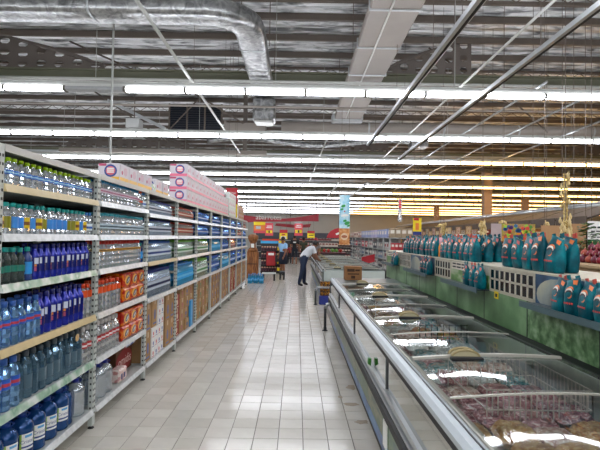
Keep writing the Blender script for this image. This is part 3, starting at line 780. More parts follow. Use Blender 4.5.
for lvl, ws in ((2, 'upper'), (1, 'lower')):
    for k in range(3):
        for t in range(2):
            spawn(P_or, (XF - .13, a + .68 + .205 * k, LV_A[lvl] + .0005 + .147 * t), 'orange drink multipack with swirl emblem on the %s orange shelf' % ws, 'multipack', 'orange multipacks, %s shelf' % ws)
# bottom right of the second bay: red carton with lettering, pink pack, blue and white pack
bx = thing('carton', 'brown carton with red oval lettered omidis on the bottom shelf', 'box', (XF - .3, 4.97, LV_A[0]))
MB().rbox(XF - .48, XF - .14, 4.74, 5.2, LV_A[0] + .001, LV_A[0] + .27, .006).obj('body', M('brown_card', '5A3418', .7), bx)
MB().prism([(4.97 + .225 * math.cos(t * PI / 12), LV_A[0] + .125 + .118 * math.sin(t * PI / 12)) for t in range(24)], 'x', XF - .14, XF - .138).obj('red_oval', M('red_card', '8C1F1D', .6, var=.1), bx)
tm = text_mesh('omidis', .135, M('lettering_pink', 'ECC8C0', .6)); tm.transform(Matrix.Rotation(PI / 2, 4, 'Z')); link('lettering', tm, bx, (.1645, .01, .125))
bx = thing('pack', 'small pink and white wrapped pack before the lettered carton', 'pack', (XF - .08, 4.68, LV_A[0]))
MB().rbox(XF - .13, XF - .03, 4.56, 4.76, LV_A[0] + .001, LV_A[0] + .13, .012).obj('wrap', MRAMP('pink_pack', [(.4, 'E7C8BE'), (.5, 'F1E4DC'), (.6, 'C98B86')], 16, .35, 3), bx)
MB().box(XF - .03, XF - .028, 4.6, 4.64, LV_A[0] + .03, LV_A[0] + .08).box(XF - .03, XF - .028, 4.67, 4.71, LV_A[0] + .03, LV_A[0] + .08).obj('print', C('24306E'), bx)
bx = thing('pack', 'blue and white flat pack lying on the red carton', 'pack', (XF - .2, 5.0, LV_A[0] + .27))
MB().rbox(XF - .42, XF - .08, 4.86, 5.14, LV_A[0] + .272, LV_A[0] + .335, .012).obj('wrap', MRAMP('bluewhite_pack', [(.42, '1E56B4'), (.5, 'E8EEF4'), (.58, 'D8262E'), (.62, 'E8EEF4')], 8, .35, 2, dist=.8), bx)
MB().box(XF - .36, XF - .14, 4.858, 4.86, LV_A[0] + .285, LV_A[0] + .32).obj('print', C('C8283A'), bx)

# ---- six-packs on the farther bays
def sixpack(body, cap, lab, lab2, r, h, detail=True):
    fs = []
    bod, cp, lb = MB(), MB(), MB()
    seg = 8
    for i in (-1, 0, 1):
        for j in (-.5, .5):
            c = (j * 2.05 * r, i * 2.05 * r, 0)
            bod.lathe([(r * .85, 0), (r, h * .03), (r * .95, h * .3), (r, h * .6), (r * .75, h * .74), (r * .35, h * .85), (r * .32, h * .93)], seg, c, smooth=False)
            cp.lathe([(r * .42, h * .88), (r * .42, h)], 6, c)
            lb.lathe([(r * 1.02, h * .26), (r * 1.02, h * .58)], seg, c, cap=False)
            lb.lathe([(r * 1.03, h * .36), (r * 1.03, h * .46)], seg, c, cap=False, m=1)
    return ('water_six_pack', [('bottles', bod.mesh('bottles', body), None), ('caps', cp.mesh('caps', cap), None), ('labels', lb.mesh('labels', [lab, lab2]), None)])
blue_pl = MC('clear_blue_pack', '7FB0EC', .6, '6A9CDC')
lt_bl = MC('clear_light_pack', 'DCEAF6', .5, 'C4D8EA')
grn_pl = MC('clear_green_pack', 'E4F0E8', .5, 'D0E0D6')
aqua = MW('aqua_pack_plastic', '5CC0F0', .5)
SP = {
 'a': lambda h: sixpack(lt_bl, C('2660B0'), C('D4DEE6'), C('1F3F86'), .033, h),
 'b': lambda h: sixpack(blue_pl, C('1E55B8'), C('2A5FB4'), C('C9D6E6'), .033, h),
 'c': lambda h: sixpack(MC('clear_red_pack', 'F0E4DE', .5, 'E0D0C8'), C('C4472A'), C('A83A26'), C('E2D2C2'), .033, h),
 'd': lambda h: sixpack(grn_pl, C('6DB33A'), C('D8E2D8'), C('3E8A44'), .033, h),
 'e': lambda h: sixpack(aqua, C('2D86C8'), C('2FA5E0'), C('7EC8EC'), .036, h),
 'f': lambda h: sixpack(lt_bl, C('16307E'), C('C4CCD6'), C('222A4E'), .033, h)}
spdesc = {'a': 'pale water six-pack with blue caps', 'b': 'blue water six-pack with dark blue caps', 'c': 'red-labelled six-pack of soda', 'd': 'green-capped water six-pack', 'e': 'aqua blue six-pack of large bottles', 'f': 'navy-capped water six-pack'}
bayname = {2: 'third', 3: 'fourth', 4: 'fifth', 5: 'sixth', 6: 'seventh', 7: 'eighth', 8: 'ninth', 9: 'tenth'}
lvname = {1: 'lowest bottle shelf', 2: 'second bottle shelf', 3: 'third bottle shelf', 4: 'top shelf'}
layout = {2: 'faff', 3: 'edcc', 4: 'ddbb', 5: 'bebb', 6: 'ebbb', 7: 'bcbb', 8: 'bbcb', 9: 'bbbc'}
cache = {}
for bi in range(2, 10):
    hs = {1: .315, 2: .24, 3: .195, 4: .165}
    for li in range(1, 5):
        kind = layout[bi][li - 1]
        key = (kind, hs[li])
        if key not in cache: cache[key] = SP[kind](hs[li])
        rr = .2167 if kind == 'e' else .205
        n = int(1.2 / rr)
        for k in range(n):
            for row in range(2 if bi < 5 else 1):
                spawn(cache[key], (XF - .085 - row * .15, PY[bi] + .05 + rr * (k + .5), LV_B[li] + .0005), '%s on the %s of the %s bay' % (spdesc[kind], lvname[li], bayname[bi]), 'six-pack', 'six-packs, bay %s' % bayname[bi])

# ---- cartons at the bottom of the farther bays
def carton(w_, d_, h_, mat, mark, tape=True):
    """w along Y, d along X; printed marks on the aisle side"""
    p = [('body', MB().rbox(-d_ / 2, d_ / 2, -w_ / 2, w_ / 2, 0, h_, .004).mesh('body', mat), None)]
    if tape: p.append(('tape', MB().box(-d_ / 2 - .001, d_ / 2 + .001, -.025, .025, h_ - .06, h_ + .001).mesh('tape', M('tape', 'C2A478', .3)), None))
    if mark:
        mb = MB()
        mb.prism([(w_ * .16 * math.cos(t * PI / 4), h_ * .45 + h_ * .2 * math.sin(t * PI / 4)) for t in range(8)], 'x', d_ / 2, d_ / 2 + .0015)
        mb.box(d_ / 2, d_ / 2 + .0015, -w_ * .3, w_ * .3, h_ * .1, h_ * .16)
        p.append(('print', mb.mesh('print', mark), None))
    return ('carton', p)
K_brown = carton(.2, .34, .33, cardboard, C('27408A'))
K_brownS = carton(.26, .34, .165, cardboard, C('2A3A7A'))
K_red = carton(.24, .34, .2, M('carton_red', '9A2A26', .7, rnd=.15), C('E0C9A8'))
K_green = carton(.24, .34, .17, cardboard, C('2F7A3A'))
K_rbrown = carton(.26, .34, .17, cardboard, C('9A2E22'))
K_white = carton(.115, .3, .115, M('tin_white', 'E9E7E4', .4, var=.04), C('2B3C9C'), False)
K_white2 = carton(.115, .3, .115, M('tin_white', 'E9E7E4', .4, var=.04), C('CF2B36'), False)
z0 = LV_B[0] + .0005
y = PY[2]
for zz in (0, .331): spawn(K_brown, (XF - .19, y + .16, z0 + zz) if zz else (XF - .19, y + .16, z0), 'brown carton standing beside the white printed boxes by the post', 'box', 'brown cartons left of white boxes')
for i in range(4):
    for t in range(6 if i > 1 else 3):
        spawn((K_white if (i + t) % 2 else K_white2), (XF - .16, y + .33 + .117 * i, z0 + .116 * t), 'white box with %s mark, stacked at the bottom' % ('blue' if (i + t) % 2 else 'red'), 'box', 'white printed boxes, %s' % ('blue mark' if (i + t) % 2 else 'red mark'))
spawn(K_brown, (XF - .2, y + .31 + .12, z0 + .35), 'brown carton resting on the low stack of white boxes', 'box')
for i in range(2):
    for t in range(2): spawn(K_brown, (XF - .18, y + .93 + .205 * i, z0 + .331 * t), 'brown carton stacked two high beyond the white boxes', 'box', 'brown cartons beyond white boxes')
blob = thing('wrapped_pack', 'blue-green shrink-wrapped pack on top of the white boxes', 'pack', (XF - .16, y + .62, z0 + .7))
MB().rbox(XF - .3, XF - .03, y + .5, y + .8, z0 + .697, z0 + .725, .01).obj('wrap', MRAMP('bluegreen', [(.4, '0E5C84'), (.5, '1B9AB4'), (.6, '1C6A4E')], 12, .3, 3), blob)
plans = {3: [K_red, K_rbrown, K_brownS, K_rbrown], 4: [K_green, K_green, K_rbrown, K_green], 5: [K_brownS, K_brownS, K_brownS, K_brownS], 6: [K_rbrown, K_brownS], 7: [K_rbrown, K_red], 8: [K_brownS, K_rbrown], 9: [K_brownS]}
for bi, ks in plans.items():
    for i in range(4):
        kk = ks[i % len(ks)]; hh = {id(K_red): .2}.get(id(kk), .17)
        for t in range(3 if hh == .2 else 4):
            nm = 'red' if kk is K_red else 'green-marked' if kk is K_green else 'red-marked' if kk is K_rbrown else 'blue-marked'
            spawn(kk, (XF - .19 + R(-.02, .0), PY[bi] + .19 + .29 * i + R(-.01, .01), z0 + (hh + .001) * t), '%s carton stacked at the bottom of the %s bay' % (nm, bayname[bi]), 'box', '%s cartons, %s bay' % (nm, bayname[bi]))
o = MB().rbox(XF - .03, XF + .003, PY[3] + .9, PY[3] + 1.06, z0 + .001, z0 + .42, .005).obj('blue_board', C('2E9BD8')); tag(o, 'upright bright blue card before the red cartons', 'card')

# ---- goods on top of the shelves
def badge_box(w_, d_, h_, base, band, badge=True, lower='E8A5B4'):
    """w along X (faces the aisle entrance, -Y), d along Y"""
    p = [('body', MB().rbox(-w_ / 2, w_ / 2, -d_ / 2, d_ / 2, 0, h_, .006).mesh('body', base), None)]
    mb = MB().box(-w_ / 2 + .006, w_ / 2 - .006, -d_ / 2 - .0012, -d_ / 2, .006, h_ * .24, 0).box(w_ / 2, w_ / 2 + .0012, -d_ / 2 + .006, d_ / 2 - .006, .006, h_ * .24, 0)
    mb.box(-w_ / 2 + .008, -w_ / 2 + w_ * .38, -d_ / 2 - .002, -d_ / 2, h_ * .84, h_ * .98, 1)
    if badge:
        cx, cz = w_ * .08, h_ * .57
        mb.prism([(cx + h_ * .36 * math.cos(t * PI / 8), cz + h_ * .36 * math.sin(t * PI / 8)) for t in range(16)], 'y', -d_ / 2 - .0025, -d_ / 2, 2)
        mb.prism([(cx + h_ * .27 * math.cos(t * PI / 8), cz + h_ * .25 * math.sin(t * PI / 8)) for t in range(16)], 'y', -d_ / 2 - .0035, -d_ / 2, 3)
        for q in (-.09, .02, .12): mb.box(cx - h_ * .2, cx + h_ * .2, -d_ / 2 - .0045, -d_ / 2, cz + h_ * (q - .025), cz + h_ * (q + .04), 4)
    # aisle side: oval figures
    mb.prism([(d_ * .1 + d_ * .2 * math.cos(t * PI / 4), h_ * .6 + h_ * .25 * math.sin(t * PI / 4)) for t in range(8)], 'x', w_ / 2, w_ / 2 + .002, 5)
    mb.prism([(-d_ * .25 + d_ * .08 * math.cos(t * PI / 4), h_ * .5 + h_ * .12 * math.sin(t * PI / 4)) for t in range(8)], 'x', w_ / 2, w_ / 2 + .002, 1)
    p.append(('print', mb.mesh('print', [band, C('B93A62'), C('1F3C86'), C('D9616A'), paper, C('C9A6B4')]), None))
    return ('tissue_box', p)
white_card = M('white_card', 'CFC7CD', .5, var=.04, rnd=.04)
T_yel = badge_box(.21, .24, .17, white_card, C('E8B42A'))
T_pink = badge_box(.28, .3, .2, white_card, C('E06A88'))
T_grn = badge_box(.28, .3, .2, M('greenwhite_card', 'D9DDD8', .5), C('C8D2CA'), False)
T_brn = badge_box(.28, .3, .2, cardboard, C('8A5A3A'), False)
zt = TOP + .0015
for k in range(4): spawn(T_yel, (XF - .12, PY[1] + .6 + .245 * k, zt), 'white tissue box with yellow band and round blue badge on the shelf top', 'box', 'yellow-banded boxes on top')
sl = [spawn(T_yel, (XF - .14, PY[2] + .5 + .3 * k, zt), 'white and yellow box sitting alone before the pink stack', 'box', 'boxes before the pink stack') for k in range(2)]
gp = thing('pack', 'low white and green pack beside the yellow-banded boxes', 'pack', (XF - .14, PY[2] + .25, zt))
MB().rbox(XF - .26, XF - .03, PY[2] + .12, PY[2] + .36, zt, zt + .1, .015).obj('wrap', MRAMP('green_pack', [(.42, 'E6EAE6'), (.5, '58B04C'), (.56, 'E9ECE8'), (.64, '3B54B0')], 10, .35, 2), gp)
for k in range(14):
    for t in range(3 if k < 12 else 2):
        spawn(T_pink, (XF - .17, 7.3 + .305 * k, zt + .201 * t), 'white box with pink band and round badge in the tall stack', 'box', 'pink-banded boxes on top')
bl = thing('bundle', 'loose grey and maroon bundle lying on the pink boxes', 'bundle', (XF - .16, 11.1, zt + .402))
MB().sphere((XF - .16, 11.12, zt + .465), .12, 10, 6, 0, (1.1, 1.6, .5)).obj('wrap', MRAMP('maroon_bundle', [(.4, '6E5A5E'), (.5, 'B9AEB0'), (.6, '7A2C38')], 12, .5, 3), bl)
for k in range(6):
    for t in range(3):
        spawn(T_grn, (XF - .17, 11.75 + .305 * k, zt + .201 * t), 'white box with green print beyond the pink stack', 'box', 'green-printed boxes on top')
for k in range(4):
    for t in range(2):
        spawn(T_brn, (XF - .17, 13.7 + .305 * k, zt + .201 * t), 'brown box at the far end of the shelf top', 'box', 'brown boxes on top')

# ---------------------------------------------------------------- island freezers
rail_white = M('rail_white', 'B4BCBF', .35, .25, var=.04)
lid_frame = M('lid_frame', 'B9B6AA', .35, .2, var=.05)
liner = M('freezer_liner', 'B9C2BC', .35, var=.08)
grey_deck = M('grey_deck', '5D6663', .3, var=.1)
dark_deck = M('dark_deck', '0C0F10', .5, var=.2, scale=5, spec=.2)
lid_glass = MGLASS('lid_glass', 'F4F8F6', .015)
front_glass = M('front_glass', 'A9AAA2', .04, 1., var=.03)
landscape = MRAMP('front_picture', [(.32, '2A4F40'), (.42, '4E6A3A'), (.5, '3E5A2A'), (.58, '7A7448'), (.68, '2E4A24')], 3.2, .3, 4, stretch=(1, .7, 2.5))
sea_band = MRAMP('sea_band', [(.35, '12305E'), (.5, '2A64A0'), (.65, '5C94BC')], 4, .3, 4, stretch=(1, .6, 2))
tan_band = MRAMP('tan_band', [(.35, '6E6246'), (.5, '94866A'), (.65, 'A89C80')], 4, .35, 4)
def lid_z(x, xa, xb, zb):
    t = (x - xa) / (xb - xa)
    t = max(0., min(1., t)); return zb + .005 + .014 * t + .02 * math.sin(PI * t)
def island_freezer(label, xa, xb, ya, yb, zt, thick, thin, detail=True):
    f = thing('island_freezer', label, 'freezer', ((xa + xb) / 2, (ya + yb) / 2, 0))
    # base, kick plate, picture panels, bumper, glass front, top rail
    MB().box(xa + .06, xb, ya + .03, yb - .05, .0, .1).obj('kick_plate', dark_metal, f)
    n = max(1, round((yb - ya) / 1.95)); step = (yb - ya) / n
    for k in range(n):
        y0, y1 = yb - (k + 1) * step, yb - k * step
        MB().box(xa + .025, xa + .05, y0 + .006, y1 - .006, .1, .43).obj('picture_panel', landscape, f)
        MB().box(xa + .023, xa + .025, y0 + .006, y1 - .006, .1, .19).obj('blue_band', sea_band, f)
        MB().box(xa + .023, xa + .025, y0 + .006, y1 - .006, .35, .425).obj('tan_band', tan_band, f)
        MB().box(xa + .012, xa + .03, y0 + .02, y1 - .02, .6, .85).obj('front_pane', front_glass, f)
        MB().rbox(xa + .002, xa + .03, y1 - .01, y1 + .01, .58, .86, .004).obj('pane_post', M('post_grey', '55585A', .35, .5), f)
    MB().box(xa + .03, xa + .06, ya, yb, .1, .86).obj('front_wall', grey_deck, f)
    bm = f
    MB().prism([(xa + .02, .42), (xa - .025, .44), (xa - .03, .5), (xa + .02, .52)], 'y', ya, yb).obj('bumper', black_rubber, f)
    MB().prism([(xa + .02, .525), (xa - .02, .53), (xa - .02, .545), (xa + .02, .55)], 'y', ya, yb).prism([(xa + .02, .56), (xa - .012, .565), (xa - .012, .6), (xa + .02, .605)], 'y', ya, yb).obj('bumper_trim', brushed, f)
    MB().prism([(xa, zt - .045), (xa + .078, zt - .045), (xa + .078, zt - .003), (xa + .06, zt + .004), (xa + .02, zt), (xa, zt - .02)], 'y', ya, yb - .02).obj('top_rail', rail_white, f)
    MB().box(xa + .05, xa + .056, ya, yb - .02, zt - .002, zt + .0065).obj('rail_groove', dark_metal, f)
    MB().box(xa + .001, xa + .02, ya, yb - .02, zt - .075, zt - .045).obj('rail_trim', black_rubber, f)
    MB().prism([(xa + .08, zt - .04), (xa + .11, zt - .04), (xa + .11, zt + .0), (xa + .08, zt + .005)], 'y', ya, yb - .3).obj('lid_track', lid_frame, f)
    # tub
    ly = max(thick) if thick else yb - .4
    MB().box(xa + .13, xb - .16, ya + .05, ly, .3, .32).obj('tub_floor', liner, f)
    MB().box(xa + .085, xa + .1, ya + .05, ly, .3, zt - .045).box(xb - .18, xb - .16, ya + .05, ly, .3, zt).box(xa + .12, xb - .16, ya + .03, ya + .05, .3, zt - .02).box(xa + .12, xb - .16, ly, ly + .02, .3, zt).obj('tub_wall', liner, f)
    MB().box(xb - .16, xb - .021, ya, yb, .3, zt - .005).obj('back_ledge', dark_deck, f)
    MB().box(xb - .175, xb - .15, ya, ly, zt - .005, zt + .015).obj('back_track', dark_metal, f)
    # end deck and end wall
    MB().rbox(xa + .06, xb, ly + .02, yb, zt - .08, zt + .002, .02).obj('end_deck', grey_deck, f)
    MB().box(xa + .05, xb - .02, yb - .07, yb - .04, .1, zt - .06).obj('end_wall', liner, f)
    MB().box(xa + .05, xb - .02, ya + .005, ya + .03, .1, zt - .01).obj('end_wall', liner, f)
    # lids
    ys = sorted(thick + thin); X = [xa + .09 + (xb - .16 - xa - .14) * i / 12 for i in range(13)]
    for k in range(len(ys) - 1):
        y0, y1 = ys[k], ys[k + 1]; up = .012 if k % 2 else 0
        mb = MB()
        vs = []
        for x in X:
            z = lid_z(x, xa + .09, xb - .16, zt) + up
            vs += [(x, y0, z), (x, y1, z)]
        mb.add(vs, [(2 * i, 2 * i + 2, 2 * i + 3, 2 * i + 1) for i in range(12)], 0, True)
        ld = mb.obj('lid', lid_glass, f)
    for k, y in enumerate(ys):
        tk = y in thick
        w_, h_ = (.014, .014) if tk else (.008, .008)
        mb = MB(); vs = []
        for x in X:
            z = lid_z(x, xa + .09, xb - .16, zt) + .012
            vs += [(x, y - w_, z), (x, y + w_, z), (x, y + w_, z + h_), (x, y - w_, z + h_)]
        fs = []
        for i in range(12):
            for j in range(4): fs.append((4 * i + j, 4 * i + (j + 1) % 4, 4 * i + 4 + (j + 1) % 4, 4 * i + 4 + j))
        fs += [(0, 1, 2, 3), (48, 49, 50, 51)]
        lr = mb.add(vs, fs).obj('lid_rail', lid_frame, f)
        if tk and detail:
            hx = xa + .4
            zz = lid_z(hx, xa + .09, xb - .16, zt) + .012
            for dy in (-.03, .03):
                arc = [(hx - .085 * math.cos(t * PI / 10), zz + .045 * math.sin(t * PI / 10)) for t in range(11)]
                MB().prism(arc, 'y', y + dy - .006, y + dy + .006).obj('handle', M('handle_cream', 'B4AA88', .4), lr)
                MB().tube([(u, y + dy, v) for u, v in arc], .009, 6).obj('handle_rim', M('handle_rim', '9A8A5E', .4), lr)
            MB().rbox(hx - .095, hx + .095, y - .075, y - .035, zz - .012, zz + .01, .004).obj('handle_base', black_rubber, lr)
    return f
FX, FR, FT = .62, 1.82, .888
thick1 = [-.05, 1.4, 2.8, 4.18, 5.65, 7.15]; thin1 = [.68, 2.12, 3.49, 4.93, 6.4]
fz = island_freezer('long glass-lidded island freezer beside the green riser', FX, FR, -.4, 8.55, FT, thick1, thin1)
# small things on its front
o = MB().box(FX + .018, FX + .024, 3.2, 3.34, .16, .34).obj('notice_card', paper); tag(o, 'white notice card stuck on the freezer picture panel', 'card')
o = MB().prism([(FX - .005, .6), (FX - .03, .615), (FX - .026, .66), (FX - .002, .66)], 'y', 3.75, 3.79).obj('green_clip', C('2E7A1E')); tag(o, 'small green clip tag on the freezer bumper', 'clip')

# goods in the tub: frozen bags, each a lumpy pillow
def pillow(seed):
    rg = random.Random(seed); mb = MB(); n = 9; vs = []; fs = []
    for side in (1, -1):
        for i in range(n):
            for j in range(n):
                u, v = i / (n - 1) * 2 - 1, j / (n - 1) * 2 - 1
                e = max(0, (1 - u ** 4) * (1 - v ** 4))
                z = side * .5 * e ** .45 * (1 + .35 * (rg.random() - .5))
                vs.append((u * (.5 - .04 * v * v), v * (.5 - .05 * u * u), z))
    q = n * n
    for s_ in (0, 1):
        for i in range(n - 1):
            for j in range(n - 1):
                a_ = s_ * q + i * n + j
                fs.append((a_, a_ + 1, a_ + n + 1, a_ + n))
    return mb.add(vs, fs, 0, True)
goods_defs = {
 'meat': ('purple-red frozen meat bag', [(.32, '3A1420'), (.43, '7E3A48'), (.54, 'B4787E'), (.64, 'EADCDA')]),
 'pink': ('pinkish frozen meat bag', [(.32, '6E4038'), (.43, 'B08070'), (.54, 'DDC2B2'), (.64, 'F2EAE2')]),
 'brown': ('brown and golden frozen bag', [(.3, '7E4828'), (.42, 'B07A44'), (.52, 'D0A05E'), (.6, 'E2C890'), (.7, '9A5236')]),
 'veg': ('frozen vegetable bag with green and orange pieces', [(.3, '2F6A2C'), (.42, '7A9A3A'), (.5, 'C98A3A'), (.58, 'B8562E'), (.68, 'D8C9A0')]),
 'ice': ('frosted white frozen bag', [(.3, '8A9A98'), (.45, 'B4C0BC'), (.55, 'D4DCD8'), (.68, 'EEF2F0')]),
 'teal': ('teal-printed frozen bag', [(.3, '0E4A50'), (.45, '2A7A80'), (.55, '9AC0BC'), (.66, 'C87848')])}
goods_mesh = {}
for k, (d_, st) in goods_defs.items():
    mt = MRAMP('goods_' + k, st, 7, .3, 5, coat=.7, bump=.5, dist=.8, rnd=True, coord='Object')
    goods_mesh[k] = [('frozen_bag', [('bag', pillow(s_ * 7 + len(k)).mesh('bag', mt), None)]) for s_ in range(3)]
def zone(y, x):
    if y < 2.35: return random.choice(['brown', 'brown', 'veg', 'pink'])
    if y < 3.05: return random.choice(['meat', 'meat', 'meat', 'pink'])
    if y < 3.7: return random.choice(['pink', 'ice', 'teal', 'meat'])
    if y < 4.4: return random.choice(['pink', 'ice', 'veg', 'ice'])
    if y < 5.2: return random.choice(['teal', 'ice', 'veg', 'ice'])
    if y < 6.2: return random.choice(['meat', 'pink', 'brown'])
    return random.choice(['ice', 'ice', 'teal', 'pink'])
zname = [(2.35, 'before the wire basket'), (3.05, 'inside the wire basket'), (3.7, 'just beyond the wire basket'), (4.4, 'beside the dark grid divider'), (5.2, 'beyond the dark grid divider'), (6.2, 'in the middle of the freezer'), (99, 'at the far end of the freezer')]
y = .9
while y < 6.95:
    x = FX + .22
    while x < FR - .28:
        k = zone(y, x); zn = next(t for l, t in zname if y < l)
        sx, sy, sz = R(.185, .205), R(.2, .215), R(.06, .1)
        spawn(random.choice(goods_mesh[k]), (x + R(-.01, .01), y + R(-.01, .01), .657 + sz * .62), goods_defs[k][0] + ' lying ' + zn, 'frozen food', goods_defs[k][0] + 's ' + zn, (R(-.05, .05), R(-.05, .05), R(-.12, .12)), (sx, sy, sz))
        x += .198
    y += .215
ins = MB().box(FX + .15, FR - .19, -.3, 7.1, .35, .655).obj('ice_bed', MRAMP('ice_bed', [(.35, '6E5A56'), (.5, 'A89A94'), (.65, 'D0CECB')], 14, .5, 5, bump=.5))
tag(ins, 'bed of frosted packs under the frozen bags', 'frozen food', kind='stuff')
# wire basket and dividers
wire = M('white_wire', 'E8E6DE', .4)
bk = thing('wire_basket', 'white wire basket holding purple frozen meat', 'basket', (1.2, 2.7, .66))
mb = MB()
xs0, xs1, ys0, ys1, zb0, zb1 = .98, 1.52, 2.36, 2.96, .67, .87
for z in (zb0, (zb0 + zb1) / 2, zb1):
    mb.tube([(xs0, ys0, z), (xs1, ys0, z)], .004, 4).tube([(xs1, ys0, z), (xs1, ys1, z)], .004, 4).tube([(xs1, ys1, z), (xs0, ys1, z)], .004, 4).tube([(xs0, ys1, z), (xs0, ys0, z)], .004, 4)
mb.obj('hoop', wire, bk)
mb = MB()
for k in range(20): mb.tube([(xs0 + (xs1 - xs0) * k / 19, ys0, zb0), (xs0 + (xs1 - xs0) * k / 19, ys0, zb1)], .0035, 4)
for k in range(14): mb.tube([(xs0 + (xs1 - xs0) * k / 13, ys1, zb0), (xs0 + (xs1 - xs0) * k / 13, ys1, zb1)], .0035, 4)
for k in range(18): mb.tube([(xs1, ys0 + (ys1 - ys0) * k / 17, zb0), (xs1, ys0 + (ys1 - ys0) * k / 17, zb1)], .0035, 4)
mb.obj('upright_wire', wire, bk)
def divider(label, x0, x1, y, mat):
    d = thing('wire_divider', label, 'divider', (x0, y, .66))
    mb = MB()
    for z in (.68, .73, .78, .83, .88): mb.tube([(x0, y, z), (x1, y + .02, z)], .005, 4)
    mb.obj('bar', mat, d)
    mb = MB()
    for k in range(9): mb.tube([(x0 + (x1 - x0) * k / 8, y + .02 * k / 8, .66), (x0 + (x1 - x0) * k / 8, y + .02 * k / 8, .89)], .005, 4)
    mb.obj('rod', mat, d)
divider('dark green wire divider standing in the frozen bags', 1.08, 1.5, 4.02, M('dark_wire', '2E3B38', .5))
divider('pale wire divider deeper in the long freezer', .95, 1.5, 5.5, wire)
# carton on the end deck
bx = spawn(('carton', [('body', MB().rbox(-.15, .15, -.12, .12, 0, .24, .006).mesh('body', M('carton_worn', '8A5F38', .8, var=.2, scale=10)), None),
                       ('print', MB().box(-.11, .02, -.1215, -.12, .15, .2).box(.03, .11, -.1215, -.12, .16, .19).box(-.1, .1, -.1215, -.12, .1, .12).box(-.04, .03, -.1215, -.12, .03, .08).mesh('print', M('print_brown', '3E2614', .8)), None)]),
           (1.0, 8.2, FT + .003), 'brown printed carton standing on the end of the long freezer', 'box')
fz2 = island_freezer('white second island freezer the white-shirted man leans on', .62, 2.35, 11.4, 19.6, .83, [11.55, 13.1, 14.7, 16.3, 17.9, 19.3], [12.3, 13.9, 15.5, 17.1, 18.6])
MB().box(.86, 2.1, 11.9, 19.2, .4, .62).obj('frozen_packs', MRAMP('packs_far', [(.35, '7E8A88'), (.5, 'B9C2BE'), (.62, 'D8DEDA'), (.7, '8E5A58')], 8, .5, 5)); tag(bpy.data.objects['frozen_packs'], 'layer of frosted packs filling the second freezer', 'frozen food', kind='stuff')
# corner guards
def guard(label, x, y, tox, h=.46):
    g = thing('corner_guard', label, 'guard', (x, y, 0))
    MB().lathe([(.05, 0), (.05, .012), (.028, .02), (.028, .06)], 12, (x, y, 0)).obj('base_plate', dark_metal, g)
    MB().tube([(x, y, .02), (x, y, h - .06)], .024, 10).obj('post', M('guard_dark', '3A3C3D', .3, .6), g)
    MB().tube([(x, y, h - .07), (x, y, h - .03), (x + .02, y, h), (x + .05, y, h + .005), (tox, y, h + .005)], .027, 10).obj('bar', brushed, g)
guard('steel corner guard at the end of the long freezer', .515, 8.1, .62)
guard('steel corner guard before the blue promotion bin', .47, 11.15, .8, .42)
# promotion bin
pb = thing('promotion_bin', 'blue-based bin of yellow-brown snack bags at the second freezer', 'bin', (.7, 11.2, 0))
MB().rbox(.56, .86, 11.18, 11.38, 0, .22, .02).obj('base', C('1C2E86'), pb)
MB().box(.58, .84, 11.2, 11.36, .22, .56).obj('back_board', C('3A2416'), pb)
snack = MRAMP('snack', [(.35, '2E1408'), (.5, '8A5210'), (.6, 'C9922A'), (.7, '5A2810')], 30, .4, 3, rnd=True)
for i in range(3):
    for j in range(4):
        MB().sphere((.62 + .09 * i, 11.2, .27 + .085 * j), .045, 8, 6, 0, (1, .5, .95)).obj('snack_bag', snack, pb)

# ---------------------------------------------------------------- green riser along the freezer
RX = 1.82
riser = thing('freezer_riser', 'green picture-panelled riser behind the long freezer', 'display riser', (RX, 5, 0))
leaves = MRAMP('leaf_picture', [(.3, '38552F'), (.44, '52774A'), (.54, '76996A'), (.66, '98B48C')], 13, .35, 8, bump=.05)
leaves_pale = MRAMP('leaf_picture_pale', [(.3, '47693F'), (.48, '62885A'), (.6, '7FA274'), (.72, '6A8E60')], 2.5, .4, 4)
cream = M('cream_panel', 'C9C2AE', .5, var=.05)
LEDGE, RTOP = 1.165, 1.395
RE = 9.3
MB().box(RX + .02, RX + .5, 1.2, RE, .0, LEDGE - .01).obj('core', grey_deck, riser)
MB().box(RX + .02, RX + .5, 1.2, RE, LEDGE - .01, RTOP - .012).obj('upper_core', grey_deck, riser)
MB().box(RX - .002, RX + .52, 1.2, RE, RTOP - .012, RTOP).obj('top_board', cream, riser)
ys = [1.2, 1.9, 2.75, 3.62, 4.45, 5.2, 6.0, 6.8, 7.6, 8.4, RE]
for k in range(len(ys) - 1):
    MB().box(RX - .002, RX + .02, ys[k] + .004, ys[k + 1] - .004, FT - .02, LEDGE - .006).obj('picture_panel', leaves if ys[k] < 3.6 else leaves_pale, riser)
    MB().box(RX - .004, RX + .018, ys[k + 1] - .006, ys[k + 1] + .006, FT - .02, LEDGE - .006).obj('panel_joint', dark_metal, riser)
MB().box(RX - .02, RX + .02, 1.2, RE, FT - .05, FT - .02).obj('foot_trim', black_rubber, riser)
slate_win = M('grid_window', '10202A', .15, var=.3, scale=6)
